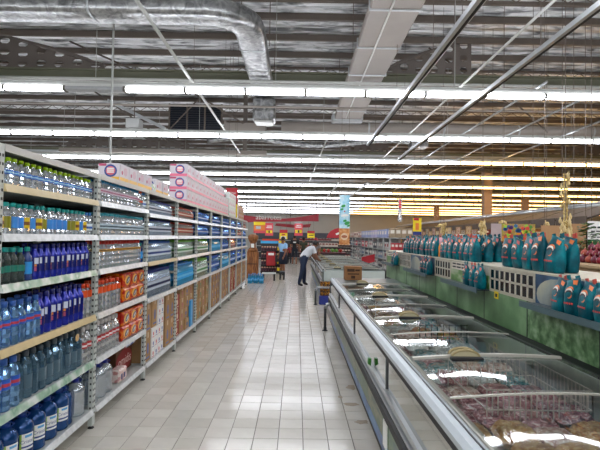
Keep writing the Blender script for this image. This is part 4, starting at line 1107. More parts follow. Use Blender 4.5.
def grid_panel(ya, yb):
    p = MB()
    n = max(4, round((yb - ya) / .1)); wd = (yb - ya - .03) / n
    fr = MB().box(RX - .004, RX + .002, ya, yb, LEDGE - .006, LEDGE + .02).box(RX - .004, RX + .002, ya, yb, RTOP - .035, RTOP - .012).box(RX - .004, RX + .002, ya, yb, (LEDGE + RTOP) / 2 - .012, (LEDGE + RTOP) / 2 + .006)
    for k in range(n + 1):
        y = ya + .005 + wd * k
        fr.box(RX - .004, RX + .002, y, y + .024, LEDGE, RTOP - .012)
    g = fr.obj('grid_frame', cream, riser)
    for k in range(n):
        for z0_, z1_ in ((LEDGE + .02, (LEDGE + RTOP) / 2 - .012), ((LEDGE + RTOP) / 2 + .006, RTOP - .035)):
            MB().box(RX + .0, RX + .004, ya + .02 + wd * k, ya + .01 + wd * (k + 1), z0_, z1_).obj('grid_opening', slate_win, g)
planet_bg = MRAMP('planet_bg', [(.35, '16304E'), (.5, '2E5272'), (.65, '4A6E86')], 3, .4, 3)
planet_m = MRAMP('planet_disc', [(.35, '6E7A76'), (.5, '9AA19A'), (.6, 'B4B59C'), (.72, '6F8690')], 2.5, .4, 5)
grass_bg = MRAMP('grass_bg', [(.35, '3E6A2E'), (.5, '6F9A55'), (.65, 'B9C2A0')], 3, .4, 4, stretch=(1, 1, 3))
def poster(ya, yb, kind):
    x = RX + .0
    pn = MB().box(x, x + .01, ya, yb, LEDGE, RTOP - .012).obj('poster_panel', planet_bg if kind == 'planet' else grass_bg, riser)
    if kind == 'planet':
        cy = yb - .3; pl = []
        for t in range(20):
            u, v = cy + .28 * math.cos(t * PI / 10), LEDGE + .07 + .13 * math.sin(t * PI / 10)
            pl.append((min(u, yb - .01), max(v, LEDGE + .004)))
        MB().prism(pl, 'x', x - .002, x).obj('planet_print', planet_m, pn)
    else:
        MB().box(x - .001, x, ya + .01, yb - .01, RTOP - .1, RTOP - .014).obj('heading_band', M('heading_cream', 'D6CFBE', .5), pn)
        wd = MB(); yy = yb - .06
        for row, zz in ((0, RTOP - .045), (1, RTOP - .08)):
            yy = yb - .06
            for L in (.11, .13, .09): wd.box(x - .0025, x - .001, yy - L, yy, zz, zz + .016); yy -= L + .025
        wd.obj('heading_print', ink, pn)
    MB().box(RX - .12, RX - .002, ya, yb, LEDGE - .008, LEDGE).obj('ledge', M('ledge_grey', '2E4046', .4), riser)
    MB().box(RX - .126, RX - .12, ya, yb, LEDGE - .03, LEDGE + .015).obj('ledge_strip', M('ledge_strip', '4A6266', .35), riser)
secs = [('p', 8.1, RE - .05, 'grass'), ('g', 7.33, 8.1), ('p', 6.05, 7.33, 'planet'), ('g', 5.42, 6.05), ('p', 4.33, 5.42, 'grass'), ('g', 3.5, 4.33), ('p', 2.0, 3.5, 'planet'), ('g', 1.2, 2.0)]
for s_ in secs:
    if s_[0] == 'g': grid_panel(s_[1], s_[2])
    else: poster(s_[1], s_[2], s_[3])
MB().box(RX - .002, RX + .5, RE, RE + .03, 0, RTOP - .02).obj('end_panel', cream, riser)
o = MB().box(RX - .012, RX - .009, 4.12, 4.2, LEDGE - .06, LEDGE + .005).obj('yellow_ticket', yellow_board); tag(o, 'small yellow price ticket on the riser below a grid', 'tag')
MB().box(RX - .0135, RX - .012, 4.14, 4.18, LEDGE - .045, LEDGE - .015).obj('print', ink, o, (0, 0, 0))

# ---- teal bags
bag_teal = MRAMP('bag_teal', [(.3, '00303A'), (.48, '00525E'), (.6, '00717C'), (.72, '0A8E96')], 8, .35, 4, spec=.2, bump=.35, rnd=True)
RINGS = [(0, .072, .04), (.015, .08, .048), (.08, .083, .052), (.16, .082, .045), (.21, .078, .03), (.245, .07, .012), (.275, .074, .006)]
def bag_half(z):
    for (z0_, w0, t0), (z1_, w1, t1) in zip(RINGS, RINGS[1:]):
        if z <= z1_:
            q = (z - z0_) / (z1_ - z0_); return w0 + (w1 - w0) * q, t0 + (t1 - t0) * q
    return RINGS[-1][1:]
def bag_x(y, z):
    w_, t_ = bag_half(z); u = min(.98, abs(y) / w_)
    return -t_ * (1 - u ** 4) ** .25
def teal_bag(seed):
    rg = random.Random(seed); mb = MB(); n = 16; vs = []; fs = []
    lean = rg.uniform(-.03, .03); tip = rg.uniform(-.035, .035)
    def warp(x, y, z): q = (z / .275) ** 2; return (x + lean * q, y, z + tip * (y / .08) * q * .8)
    for z, w_, t_ in RINGS:
        for k in range(n):
            a_ = 2 * PI * k / n; c_, s_ = math.cos(a_), math.sin(a_)
            jz = rg.uniform(-.004, .004) if 0 < z < .27 else 0
            vs.append(warp(t_ * math.copysign(abs(c_) ** .5, c_) * rg.uniform(.9, 1.05), w_ * math.copysign(abs(s_) ** .5, s_), z + jz))
    for i in range(len(RINGS) - 1):
        for k in range(n): fs.append((i * n + k, i * n + (k + 1) % n, (i + 1) * n + (k + 1) % n, (i + 1) * n + k))
    fs += [tuple(range(n)), tuple((len(RINGS) - 1) * n + k for k in range(n))]
    body = mb.add(vs, fs, 0, True).mesh('bag', bag_teal)
    em = MB()
    def patch(poly, m, d=.005):
        pts = [warp(bag_x(y, z) - d, y, z) for y, z in poly]
        cy = sum(p[0] for p in poly) / len(poly); cz = sum(p[1] for p in poly) / len(poly)
        pts.append(warp(bag_x(cy, cz) - d - .001, cy, cz)); k = len(poly)
        em.add(pts, [(i, (i + 1) % k, k) for i in range(k)], m)
    def cres(cy, cz, r, a0, a1, t0, m, d):
        for i in range(6):
            p, q = a0 + (a1 - a0) * i / 6, a0 + (a1 - a0) * (i + 1) / 6
            f0, f1 = t0 * math.sin(PI * (i + .3) / 6.6), t0 * math.sin(PI * (i + 1.3) / 6.6)
            patch([(cy + r * math.cos(p), cz + r * .8 * math.sin(p)), (cy + r * math.cos(q), cz + r * .8 * math.sin(q)),
                   (cy + (r - f1) * math.cos(q), cz + (r - f1) * .8 * math.sin(q)), (cy + (r - f0) * math.cos(p), cz + (r - f0) * .8 * math.sin(p))], m, d)
    cres(0, .185, .045, -.3, 3.0, .02, 0, .006)
    cres(.005, .175, .042, .1, 3.5, .02, 1, .007)
    cres(0, .16, .04, .1, 3.3, .016, 2, .008)
    cres(-.01, .15, .026, 2.6, 5.4, .012, 0, .008)
    for k, (ya_, yb_) in enumerate(((-.05, -.03), (-.025, -.008), (-.002, .02), (.026, .05))):
        patch([(ya_, .085), (yb_, .087), (yb_, .1), (ya_, .098)], 3, .006)
    patch([(-.064, .225), (-.02, .235), (-.012, .264), (-.064, .258)], 3 if seed % 2 else 0, .006)
    emb = em.mesh('emblem', [C('E8761C'), C('EDE6DA'), C('141416'), C('C4342A')])
    ears = MB().prism([(-.07, .272), (-.03, .268), (-.02, .3), (-.062, .31)], 'x', -.004 + lean, .004 + lean).prism([(.03, .268), (.068, .27), (.075, .3), (.04, .305)], 'x', -.004 + lean, .004 + lean, 0)
    return ('coffee_bag', [('bag', body, None), ('emblem', emb, 0), ('ears', ears.mesh('ears', C('C23A20') if seed % 3 == 0 else bag_teal), 0)])
bags = [teal_bag(s_) for s_ in range(6)]
def bag_row(ya, yb, x, z, label, group, pitch=.175, rows_=2, step=.125, size=1.):
    y = ya
    while y < yb:
        for r_ in range(rows_):
            spawn(random.choice(bags), (x + step * r_ + R(-.008, .008), y + R(-.012, .012) + .04 * r_, z + .0005), label + ('' if rows_ == 1 else ', front rank' if r_ == 0 else ', rear rank'), 'bag', group, (0, R(-.03, .03), R(-.12, .12)), (size, size, size * R(.9, 1.0)))
        y += pitch
bag_row(6.3, 8.1, RX + .1, RTOP, 'teal foil bag on top of the riser, in the farthest bunch', 'teal bags, far bunch', rows_=3)
bag_row(4.92, 6.1, RX + .1, RTOP, 'teal foil bag on top of the riser, in the middle bunch', 'teal bags, middle bunch', rows_=3)
bag_row(3.42, 4.2, RX + .1, RTOP, 'teal foil bag on the riser top above a grid and planet poster', 'teal bags, near bunch', rows_=2, pitch=.176)
bag_row(8.2, 8.45, RX - .062, LEDGE, 'teal foil bag on the riser ledge by its end panel', 'ledge bags by the end', rows_=1, size=.82, pitch=.15)
bag_row(6.08, 6.46, RX - .062, LEDGE, 'teal foil bag on the ledge before the far planet poster', 'ledge bags, far planet', rows_=1, size=.82, pitch=.15)
bag_row(4.4, 4.8, RX - .062, LEDGE, 'teal foil bag on the ledge before the poster with heading', 'ledge bags, headed poster', rows_=1, size=.82, pitch=.15)
bag_row(2.3, 3.1, RX - .062, LEDGE, 'teal foil bag on the ledge before the near planet poster', 'ledge bags, near planet', rows_=1, size=.84, pitch=.152)
jb = thing('juice_bottle', 'orange and pink bottle between two bunches of teal bags', 'bottle', (RX + .12, 6.18, RTOP))
MB().lathe([(.03, 0), (.034, .02), (.034, .13), (.02, .17), (.014, .19)], 12, (RX + .12, 6.19, RTOP + .0005)).obj('body', C('E8921C'), jb)
MB().lathe([(.02, .165), (.024, .2), (.02, .26), (.005, .265)], 10, (RX + .12, 6.19, RTOP)).obj('cap', C('E2A6B0'), jb)

# ---------------------------------------------------------------- hanging signs and banners
def hanging(name, label, x0, x1, y, z0, z1, blocks, cat='sign', top=None, border=None):
    """flat board on two cords; blocks = [(u0, u1, v0, v1, material)] in board fractions, printed on the front"""
    s_ = thing(name, label, cat, ((x0 + x1) / 2, y, z0))
    base = blocks[0][4]
    MB().box(x0, x1, y, y + .012, z0, z1).obj('board', base, s_)
    w_, h_ = x1 - x0, z1 - z0
    for i, (u0, u1, v0, v1, m) in enumerate(blocks[1:]):
        MB().box(x0 + w_ * u0, x0 + w_ * u1, y - .002 * (1 + i * .2), y, z0 + h_ * v0, z0 + h_ * v1).obj('print', m, s_)
    ct = top or ROOF
    MB().tube([(x0 + w_ * .15, y + .006, z1), (x0 + w_ * .15, y + .006, ct)], .006, 4).tube([(x0 + w_ * .85, y + .006, z1), (x0 + w_ * .85, y + .006, ct)], .006, 4).obj('cord', roof_steel, s_)
    return s_
blue_pic = MRAMP('banner_blue', [(.35, '7EC0DC'), (.5, 'A9D8E8'), (.62, 'DDEFF4'), (.7, '6FB57A')], 4, .5, 4)
orange_pic = MRAMP('banner_orange', [(.35, 'B8672A'), (.5, 'D08A48'), (.65, 'E2B078')], 8, .5, 4)
orange_b = M('orange_board', 'E07A2A', .5)
green_b = M('green_board', '2E9A4A', .5)
pink_b = M('pink_board', 'D84A54', .5)
grey_b = M('grey_board', 'B9BDBE', .5)
blue_b = M('blue_board_m', '27347E', .5)
s_ = hanging('banner', 'tall hanging banner, sky blue with leaves above an orange square', 1.28, 1.6, 14.0, 1.42, 2.93, [(0, 1, 0, 1, blue_pic), (0, 1, 0, .33, orange_pic)], 'banner', 5.58)
MB().prism([(1.44 + .11 * math.cos(t * PI / 8), 1.67 + .11 * math.sin(t * PI / 8)) for t in range(16)], 'y', 13.994, 13.997).obj('roundel', M('roundel', 'E6C9A4', .5), s_)
MB().prism([(1.44 + .09 * math.cos(t * PI / 8), 1.67 + .045 * math.sin(t * PI / 8)) for t in range(16)], 'y', 13.992, 13.994).obj('roundel_print', M('roundel_print', 'A85E3A', .5), s_)
for cx, cz, r_ in ((1.4, 2.6, .07), (1.36, 2.5, .05), (1.52, 2.08, .09), (1.45, 2.15, .06), (1.56, 2.0, .05)):
    MB().prism([(cx + r_ * math.cos(t * PI / 3), cz + r_ * .7 * math.sin(t * PI / 3 + .3)) for t in range(6)], 'y', 13.993, 13.997).obj('leaf_print', green_b, s_)
MB().box(1.42, 1.46, 13.994, 13.997, 2.42, 2.46).obj('dot_print', red_board, s_)
MB().prism([(1.33, 2.27), (1.55, 2.3), (1.57, 2.34), (1.45, 2.36), (1.34, 2.32)], 'y', 13.993, 13.997).obj('cloud_print', paper, s_)
# red shelf-end sign above the pink stack, with its lettering
s_ = hanging('promotion_sign', 'bright red promotion sign with yellow foot beyond the boxes', -2.0, -1.68, 12.85, 2.15, 2.98, [(0, 1, 0, 1, red_board), (0, 1, 0, .45, yellow_board)])
tm = text_mesh('SUPSA', .085, paper); link('lettering', tm, s_, (.0, -.004, .68))
tm = text_mesh('A TI', .075, paper); link('lettering', tm, s_, (.02, -.004, .57))
# wavy red sign with white lettering across the end of the aisle
ws = thing('wave_sign', 'long wavy dark red fascia with white script letters', 'sign', (-.8, 29, 2.6))
pl = []
N = 40
for i in range(N + 1):
    t = i / N; x = -3.4 + 4.75 * t
    pl.append((x, 2.98 - .35 * t * (1 - t) * 2.2 + (.16 * (t - .55) * 2 if t > .55 else 0)))
low = []
for i in range(N, -1, -1):
    t = i / N; x = -3.4 + 4.75 * t
    low.append((x, 2.5 + (.08 * math.sin(t * PI)) + (.28 * max(0, t - .5))))
wine = M('wine_red', 'A11C2C', .5)
mbw = MB()
for i in range(N):
    a0, a1 = pl[i], pl[i + 1]; b0, b1 = low[N - i], low[N - i - 1]
    mbw.prism([b0, b1, a1, a0], 'y', 29.0, 29.08)
mbw.obj('fascia', wine, ws)
tm = text_mesh('abarrotes', .42, paper); link('lettering', tm, ws, (-1.0, -.03, .24))
MB().tube([(-3.2, 29.04, 2.9), (-3.2, 29.04, ROOF)], .02, 5).tube([(1.2, 29.04, 2.9), (1.2, 29.04, ROOF)], .02, 5).obj('cord', roof_steel, ws)
ws = thing('wave_sign', 'shorter dark red wave sign behind the long fascia', 'sign', (-.3, 33, 2.2))
MB().prism([(-1.6, 2.42), (-.2, 2.28), (.9, 2.34), (1.0, 2.6), (.2, 2.5), (-1.5, 2.6)], 'y', 33, 33.06).obj('fascia', wine, ws)
MB().tube([(-.5, 33.03, 2.45), (-.5, 33.03, ROOF)], .02, 5).obj('cord', roof_steel, ws)
p_lines = [(.12, .88, .72, .78, paper), (.15, .85, .6, .66, paper)]
hanging('promotion_sign', 'yellow, orange and pink promotion sign behind the shelf end', -2.13, -1.55, 22.5, 1.8, 2.35, [(0, 1, 0, 1, orange_b), (0, 1, .72, 1, yellow_board), (0, 1, 0, .22, pink_b), (.2, .6, .35, .62, grey_b)])
hanging('promotion_sign', 'red sign with lime price block beside the orange one', -1.55, -1.17, 22.4, 1.68, 2.3, [(0, 1, 0, 1, pink_b), (.1, .9, .2, .42, yellow_board), (.4, .6, .22, .4, ink), (.15, .85, .6, .66, paper), (.2, .8, .72, .78, paper)])
hanging('promotion_sign', 'yellow badge sign with red cap above the blue-shirted woman', -.86, -.47, 22.6, 1.52, 1.98, [(0, 1, 0, 1, yellow_board), (0, 1, .65, 1, red_board), (.15, .85, 0, .3, paper), (.3, .7, .42, .55, red_board)])
hanging('promotion_sign', 'red sign with lime price block over the black-shirted man', -.13, .27, 22.4, 1.7, 2.36, [(0, 1, 0, 1, pink_b), (.1, .9, .2, .42, yellow_board), (.4, .6, .22, .4, ink), (.15, .85, .6, .66, paper), (.2, .8, .72, .78, paper), (0, 1, .9, 1, grey_b)])
hanging('promotion_sign', 'small yellow and red sign right of the black-shirted man', .5, .86, 22.4, 1.6, 1.94, [(0, 1, 0, 1, yellow_board), (0, 1, .68, 1, red_board), (.2, .8, .3, .4, ink)])
hanging('promotion_sign', 'yellow and purple sign above the teal bags', 3.53, 3.79, 14, 1.75, 2.27, [(0, 1, 0, 1, yellow_board), (0, 1, 0, .2, blue_b), (.1, .7, .85, 1, red_board), (.3, .7, .3, .7, orange_b)])
hanging('promotion_sign', 'thin white and red pennant beside the yellow and purple sign', 3.95, 4.1, 18, 2.3, 3.2, [(0, 1, 0, 1, grey_b), (.2, .8, .55, .95, pink_b), (.3, .7, .1, .4, paper)])
# red rounded sign over the dark shelves
s_ = thing('round_sign', 'red shell-shaped sign left of the tall banner', 'sign', (1.85, 21, 1.5))
pl = [(1.35, 1.62), (2.1, 1.62), (2.12, 1.98), (2.05, 2.06)] + [(2.0 - .62 * math.sin(t * PI / 14), 1.62 + .46 * math.cos(t * PI / 14)) for t in range(1, 7)]
MB().prism(pl, 'y', 21, 21.1).obj('board', red_board, s_)
MB().prism([(1.75, 1.82), (1.95, 1.9), (1.98, 1.82), (1.8, 1.74)], 'y', 20.99, 21).obj('print', paper, s_)
MB().tube([(1.9, 21.05, 2.0), (1.9, 21.05, ROOF)], .012, 4).obj('cord', roof_steel, s_)

# ---------------------------------------------------------------- end of the aisle
wood = MRAMP('wood_warm', [(.35, '5E3416'), (.5, '8A5226'), (.65, 'A86E38')], 4, .55, 5, stretch=(6, 6, .8))
tan = M('tan_board', 'B99A72', .6, var=.1)
wd = thing('wooden_display', 'tall brown wooden display with rounded crown by the shelf end', 'display', (-1.72, 18, 0))
MB().rbox(-1.95, -1.5, 17.9, 18.25, 0, 1.05, .03).obj('cabinet', wood, wd)
MB().lathe([(.2, 1.05), (.2, 1.12), (.12, 1.2), (.1, 1.35), (.16, 1.45), (.2, 1.55), (.2, 1.66), (.14, 1.7), (.05, 1.72)], 12, (-1.72, 18.07, 0)).obj('crown', wood, wd)
MB().box(-1.78, -1.66, 17.88, 17.9, 1.2, 1.35).obj('badge', paper, wd)
MB().box(-1.9, -1.55, 17.88, 17.9, .55, .58).obj('groove', M('wood_dark', '3A2210', .6), wd)
# floor packs of water
for i, (x, y) in enumerate(((-1.62, 16.1), (-1.42, 16.15), (-1.22, 16.1), (-1.52, 16.5), (-1.32, 16.5))):
    spawn(cache[('e', .315)], (x, y, .005), 'aqua water six-pack standing on the floor at the shelf end', 'six-pack', 'six-packs on the floor')
# low display stools
for x, y, lab in ((-1.02, 17.1, 'low white stand with dark legs beside the floor water packs'), (-.55, 17.6, 'dark narrow stand slanting beside the low white stand')):
    st = thing('low_stand', lab, 'stand', (x, y, 0))
    white = 'white' in lab and 'dark narrow' not in lab
    MB().box(x - (.25 if white else .1), x + (.25 if white else .1), y - .15, y + (.15 if white else .6), .26, .3).obj('top', white_paint if white else dark_metal, st)
    for sx in (-1, 1):
        for sy in (0, 1): MB().box(x + sx * (.2 if white else .07) - .025, x + sx * (.2 if white else .07) + .025, y - .12 + sy * (.22 if white else .55), y - .07 + sy * (.22 if white else .55), .005, .26).obj('leg', dark_metal, st)
# snack wall: rows of jars
sd = thing('snack_rack', 'rack of dark jars with a red box and yellow price cards', 'rack', (-1.1, 20.5, 0))
MB().box(-1.6, -.55, 20.6, 20.75, 0, 1.45).obj('back_board', C('20161C'), sd)
for z in (.12, .42, .72, 1.02): MB().box(-1.6, -.55, 20.3, 20.6, z - .02, z).obj('shelf', M('rack_grey', '4A4042', .5), sd)
MB().box(-1.62, -.53, 20.58, 20.6, 1.33, 1.45).obj('header_blue', M('header_blue', '3FA9E0', .5), sd)
MB().box(-1.55, -.8, 20.57, 20.6, 1.45, 1.53).obj('header_red', M('header_red', 'D8401E', .5), sd)
MB().box(-.82, -.53, 20.57, 20.6, 1.1, 1.45).obj('header_yellow', yellow_board, sd)
P_jar = ('snack_jar', [('body', MB().lathe([(.045, 0), (.05, .03), (.05, .11), (.035, .13)], 8).mesh('body', C('4A2030')), None), ('lid', MB().lathe([(.04, .13), (.042, .165), (.03, .18)], 8).mesh('lid', C('D8A88A')), None)])
for z in (.12, .42, .72, 1.02):
    for k in range(8):
        if 2 <= k <= 4 and z in (.42, .72): continue
        spawn(P_jar, (-1.52 + .115 * k, 20.36, z + .001), 'dark jar with pale lid standing in the snack rack', 'jar', 'jars in the snack rack')
for z in (.12, .42, .72, 1.02):
    for x in (-.8, -.66): MB().box(x - .055, x + .055, 20.27, 20.3, z + .02, z + .15).obj('price_card', yellow_board, sd)
o = MB().rbox(-1.33, -.93, 20.18, 20.3, .36, .98, .02).obj('red_box', M('red_box', 'A81C22', .5)); tag(o, 'upright red box hung before the dark jars', 'box')
MB().box(-1.25, -1.0, 20.175, 20.18, .82, .92).obj('print', paper, o)
# dark fixtures at the back of the store
def gondola(label, x0, x1, y0, y1, h, mat, goods, seed, levels=4, group=None, face='y'):
    """shelving seen end-on or side-on with rows of goods as single boxes"""
    g = thing('gondola', label, 'shelf', ((x0 + x1) / 2, y0, 0))
    inset = .36 if y1 - y0 > 3 else .05
    MB().box(x0 + inset, x1 - inset, y0 + .25, y1 - .02, 0, h - .03).obj('back_panel', mat, g)
    rg = random.Random(seed)
    for l in range(levels):
        z = .12 + (h - .2) * l / levels
        MB().box(x0, x1, y0, y1, z - .03, z).obj('shelf_board', shelf_white, g)
    return g
prod_cols = ['B02A2A', 'D8C9B0', '2A4A8E', '7A2030', 'C98A2A', '3E6A3A', 'DAD6D0', '8A5A3A', 'C23A5A', '2A2A30']
boxm = {}
def product(w_, d_, h_, c):
    key = (round(w_, 2), round(d_, 2), round(h_, 2), c)
    if key not in boxm:
        boxm[key] = ('packet', [('body', MB().rbox(-w_ / 2, w_ / 2, -d_ / 2, d_ / 2, 0, h_, .01).mesh('body', M('packet_' + c, c, .5, rnd=.12)), None),
                                ('print', MB().box(-w_ * .35, w_ * .35, -d_ / 2 - .002, -d_ / 2, h_ * .45, h_ * .8).box(-d_ * .3 - w_ / 2 + d_ * .3 - .002, -w_ / 2, -d_ * .3, d_ * .3, h_ * .4, h_ * .8).mesh('print', M('packet_print_' + c, 'E6DFD2' if c[0] not in 'DE' else '8E3A3A', .5)), None)])
    return boxm[key]
def stock(g_lab, xs, y, zs, w_, d_, h_, cols, seed, label, group, ys=None):
    rg = random.Random(seed)
    for z in zs:
        c = rg.choice(cols)
        if ys is None:
            x = xs[0]; run = 0
            while x < xs[1]:
                if run <= 0: c = rg.choice(cols); run = rg.randint(2, 5)
                spawn(product(w_, d_, h_, c), (x + w_ / 2, y, z + .001), label, 'packet', group); x += w_ * 1.06; run -= 1
        else:
            yy = ys[0]; run = 0
            while yy < ys[1]:
                if run <= 0: c = rg.choice(cols); run = rg.randint(2, 4)
                spawn(product(w_, d_, h_, c), (xs[0], yy + d_ / 2, z + .001), label, 'packet', group); yy += d_ * 1.06; run -= 1
# gondola right of the second freezer: side and end face
GX0, GX1, GY0, GY1, GH = 3.35, 4.15, 16.6, 29.0, 1.66
g = gondola('long aisle shelf topped with violet packs, beyond the second freezer', GX0, GX1, GY0, GY1, GH, grey_b, None, 1)
MB().box(GX0, GX1, GY0, GY1, GH - .03, GH).obj('top_board', shelf_white, g)
for k in range(10): MB().box(GX0 - .01, GX0 + .03, GY0 + 1.24 * k, GY0 + 1.24 * k + .04, 0, GH).obj('upright', steel_paint, g)
lvls = [.12 + (GH - .2) * l / 4 for l in range(4)]
violet = ['8A86C0', 'B4AED4', 'A898C8', 'C8B4CE', '9AA6D0']
stock('', (GX0 + .18,), 0, [GH], .34, .5, .32, violet, 3, 'violet pack lined up on top of the long aisle shelf', 'violet packs on the aisle shelf', ys=(GY0 + .6, GY1 - 5))
stock('', (GX0 + .18,), 0, [GH], .34, .6, .3, ['C9A88E', 'B98A7A', 'D8C4B0'], 4, 'tan pack at the far end of the aisle shelf top', 'tan packs on the aisle shelf', ys=(GY1 - 4.9, GY1 - .3))
stock('', (GX0, GX1 - .05), GY0 + .12, [GH], .2, .2, .34, ['9A8468', 'A89478', '8E7A60'], 5, 'brown-grey box on the end of the aisle shelf top', 'boxes on the shelf end')
stock('', (GX0 + .19,), 0, lvls[1:], .28, .42, .26, ['D8D4CE', 'C23A4A', '2A2E3A', 'E2DAD0', '6A7A8E', '8E8A86'], 6, 'packet on the side of the long aisle shelf', 'packets on the aisle shelf side', ys=(GY0 + .4, GY1 - .4))
stock('', (GX0 + .05, GX1 - .1), GY0 + .1, lvls[1:], .13, .2, .25, ['B9343A', 'D8D2CA', '9E2A30', 'C9BDB0', '4A4A50'], 7, 'packet on the end face of the long aisle shelf', 'packets on the aisle shelf end')
for k in range(4): spawn(K_brown, (GX0 - .22, 17.1 + .42 * k, .005), 'brown carton on the floor along the aisle shelf', 'box', 'floor cartons by the aisle shelf', scale=1.2)
o = MB().prism([(2.62, .55), (3.12, .7), (3.12, 1.0), (2.6, .86)], 'y', 18.4, 18.5).obj('red_tray', red_board); tag(o, 'tilted red tray sign before the aisle shelf', 'sign')
MB().box(2.8, 2.86, 18.45, 18.5, 0, .6).obj('leg', dark_metal, o)
# back wall shelving, dark with wine-red goods
BX0, BX1, BY = -3.0, 8.0, 33.5
g = gondola('dark long back shelf with red and white goods', BX0, BX1, BY, BY + .8, 1.9, C('1E1A22'), None, 2)
MB().box(BX0, BX1, BY - .02, BY + .0, 1.55, 1.95).obj('header', C('1A1C30'), g)
stock('', (.2, BX1), BY + .12, [.12 + 1.7 * l / 4 for l in range(4)], .22, .2, .28, ['A02028', '3A1218', '5A1A22', 'D8D0C8', '7A2A30', '241418', '3A5A2A'], 9, 'packet on the dark long back shelf', 'packets on the back shelf')
# white-and-red low fixture in front of it
g = thing('display_table', 'low dark display table with greens and red goods behind second freezer', 'table', (1.6, 25, 0))
MB().rbox(.9, 2.6, 24.6, 25.8, 0, .8, .03).obj('base', C('2A1418'), g)
MB().box(.85, 2.65, 24.55, 25.85, .8, .84).obj('top', C('6A1A20'), g)
rg = random.Random(3)
P_prod = [('vegetable', [('body', MB().sphere((0, 0, .09), .1, 8, 6, 0, (1, 1, .9)).mesh('body', C(c)), None), ('stem', MB().tube([(0, 0, .16), (.01, 0, .21)], .015, 5).mesh('stem', C('4A6A2A')), None)]) for c in ('3E7A2E', 'B0281E', '6A9A3A')]
for i in range(7):
    for j in range(2): spawn(P_prod[rg.randrange(3)], (1.05 + .22 * i, 24.85 + .3 * j, .841), 'vegetable on the low dark display table', 'vegetable', 'vegetables on the dark table')

# ---------------------------------------------------------------- fruit and produce side (right)
stallw = MRAMP('stall_wood', [(.35, '6A4A2C'), (.5, '94703F'), (.65, 'B48E58')], 5, .6, 5, stretch=(1, 6, 6))
# stall canopies
for x, z, lab in ((6.5, 2.42, 'inner'), (6.9, 2.52, 'outer')):
    pipe('stall_rail', 'steel %s rail along the top of the fruit stalls' % lab, 'rail', [(x, 9.6, z), (x, 30, z)], .03, galv, 8)
cp = thing('stall_canopy', 'long slanted brown canopy over the fruit stalls', 'canopy', (7, 20, 2.1))
for k in range(16):
    y0 = 10.2 + 1.25 * k
    MB().add([(6.45, y0, 2.12), (6.45, y0 + 1.2, 2.12), (7.6, y0 + 1.2, 2.5), (7.6, y0, 2.5), (6.45, y0, 2.16), (6.45, y0 + 1.2, 2.16), (7.6, y0 + 1.2, 2.54), (7.6, y0, 2.54)],
             [(0, 1, 2, 3), (4, 5, 6, 7), (0, 1, 5, 4), (1, 2, 6, 5), (2, 3, 7, 6), (3, 0, 4, 7)]).obj('canopy_board', M('canopy_brown', '43362B', .6, var=.2, rnd=.12), cp)
    MB().box(6.43, 6.45, y0, y0 + 1.2, 1.98, 2.2).obj('valance', M('valance', '4E3F31', .6, rnd=.15), cp)
for k in range(5): MB().box(6.5, 6.6, 10.4 + 4.6 * k, 10.5 + 4.6 * k, 0, 2.15).obj('post', stallw, cp)
# wooden wall of crates and boards at the stalls
cr_m = stallw
def crate(w_, d_, h_):
    mb = MB().box(-w_ / 2, w_ / 2, -d_ / 2, d_ / 2, 0, .01)
    parts = [('base', mb.mesh('base', cr_m), None)]
    for k in range(3):
        z = h_ * (.05 + .33 * k)
        parts.append(('slat', MB().box(-w_ / 2, w_ / 2, -d_ / 2 - .01, -d_ / 2, z, z + h_ * .25).box(-w_ / 2 - .01, -w_ / 2, -d_ / 2, d_ / 2, z, z + h_ * .25).box(-w_ / 2, w_ / 2, d_ / 2, d_ / 2 + .01, z, z + h_ * .25).box(w_ / 2, w_ / 2 + .01, -d_ / 2, d_ / 2, z, z + h_ * .25).mesh('slat', cr_m), None))
    parts.append(('corner', MB().box(-w_ / 2, -w_ / 2 + .03, -d_ / 2, -d_ / 2 + .03, 0, h_).box(w_ / 2 - .03, w_ / 2, -d_ / 2, -d_ / 2 + .03, 0, h_).mesh('corner', cr_m), None))
    return ('wooden_crate', parts)
K_crate = crate(.5, .36, .3)
def counter(label, x0, x1, y0, y1, h, mat):
    c = thing('produce_counter', label, 'counter', ((x0 + x1) / 2, (y0 + y1) / 2, 0))
    MB().rbox(x0, x1, y0, y1, 0, h - .06, .02).obj('base', mat, c)
    MB().rbox(x0 - .04, x1 + .04, y0 - .04, y1 + .04, h - .06, h, .015).obj('top', tan, c)
    n = max(2, int((y1 - y0) / .5))
    for k in range(n): MB().box(x0 - .015, x0, y0 + (y1 - y0) * k / n + .01, y0 + (y1 - y0) * (k + 1) / n - .01, .1, h - .1).obj('front_board', stallw, c)
    return c
counter('tan topped produce counter heaped with red onions', 3.6, 4.7, 5.0, 7.4, 1.36, tan)
counter('produce counter with wooden crates, farther along the stalls', 4.6, 5.7, 8.4, 13.5, 1.15, stallw)
counter('produce counter under the canopy at the far stalls', 5.2, 6.3, 14.5, 22, 1.1, stallw)
P_on = [('onion', [('body', MB().lathe([(.01, 0), (.04, .01), (.052, .04), (.04, .075), (.012, .09), (.006, .11)], 9).mesh('body', M('onion_' + c, c, .35, var=.2)), None), ('root', MB().tube([(0, 0, .1), (.008, .004, .125)], .005, 5).mesh('root', C('B99A6A')), None)]) for c in ('8E2436', '6E1C34', 'A84A3A')]
rg = random.Random(11)
for l in range(3):
    for i in range(9 - l):
        for j in range(7 - l):
            spawn(P_on[rg.randrange(3)], (3.72 + .11 * j + .055 * l, 5.15 + .115 * i + .055 * l + rg.uniform(-.01, .01), 1.3605 + .075 * l), 'red onion in the heap on the tan counter', 'onion', 'red onions')
P_gar = ('garlic_bulb', [('body', MB().lathe([(.01, 0), (.035, .008), (.045, .03), (.03, .055), (.01, .075), (.006, .1)], 8).mesh('body', M('garlic', 'E4DDD0', .5)), None), ('root', MB().lathe([(.012, -.004), (.012, .002)], 6).mesh('root', C('9A8A66')), None)])
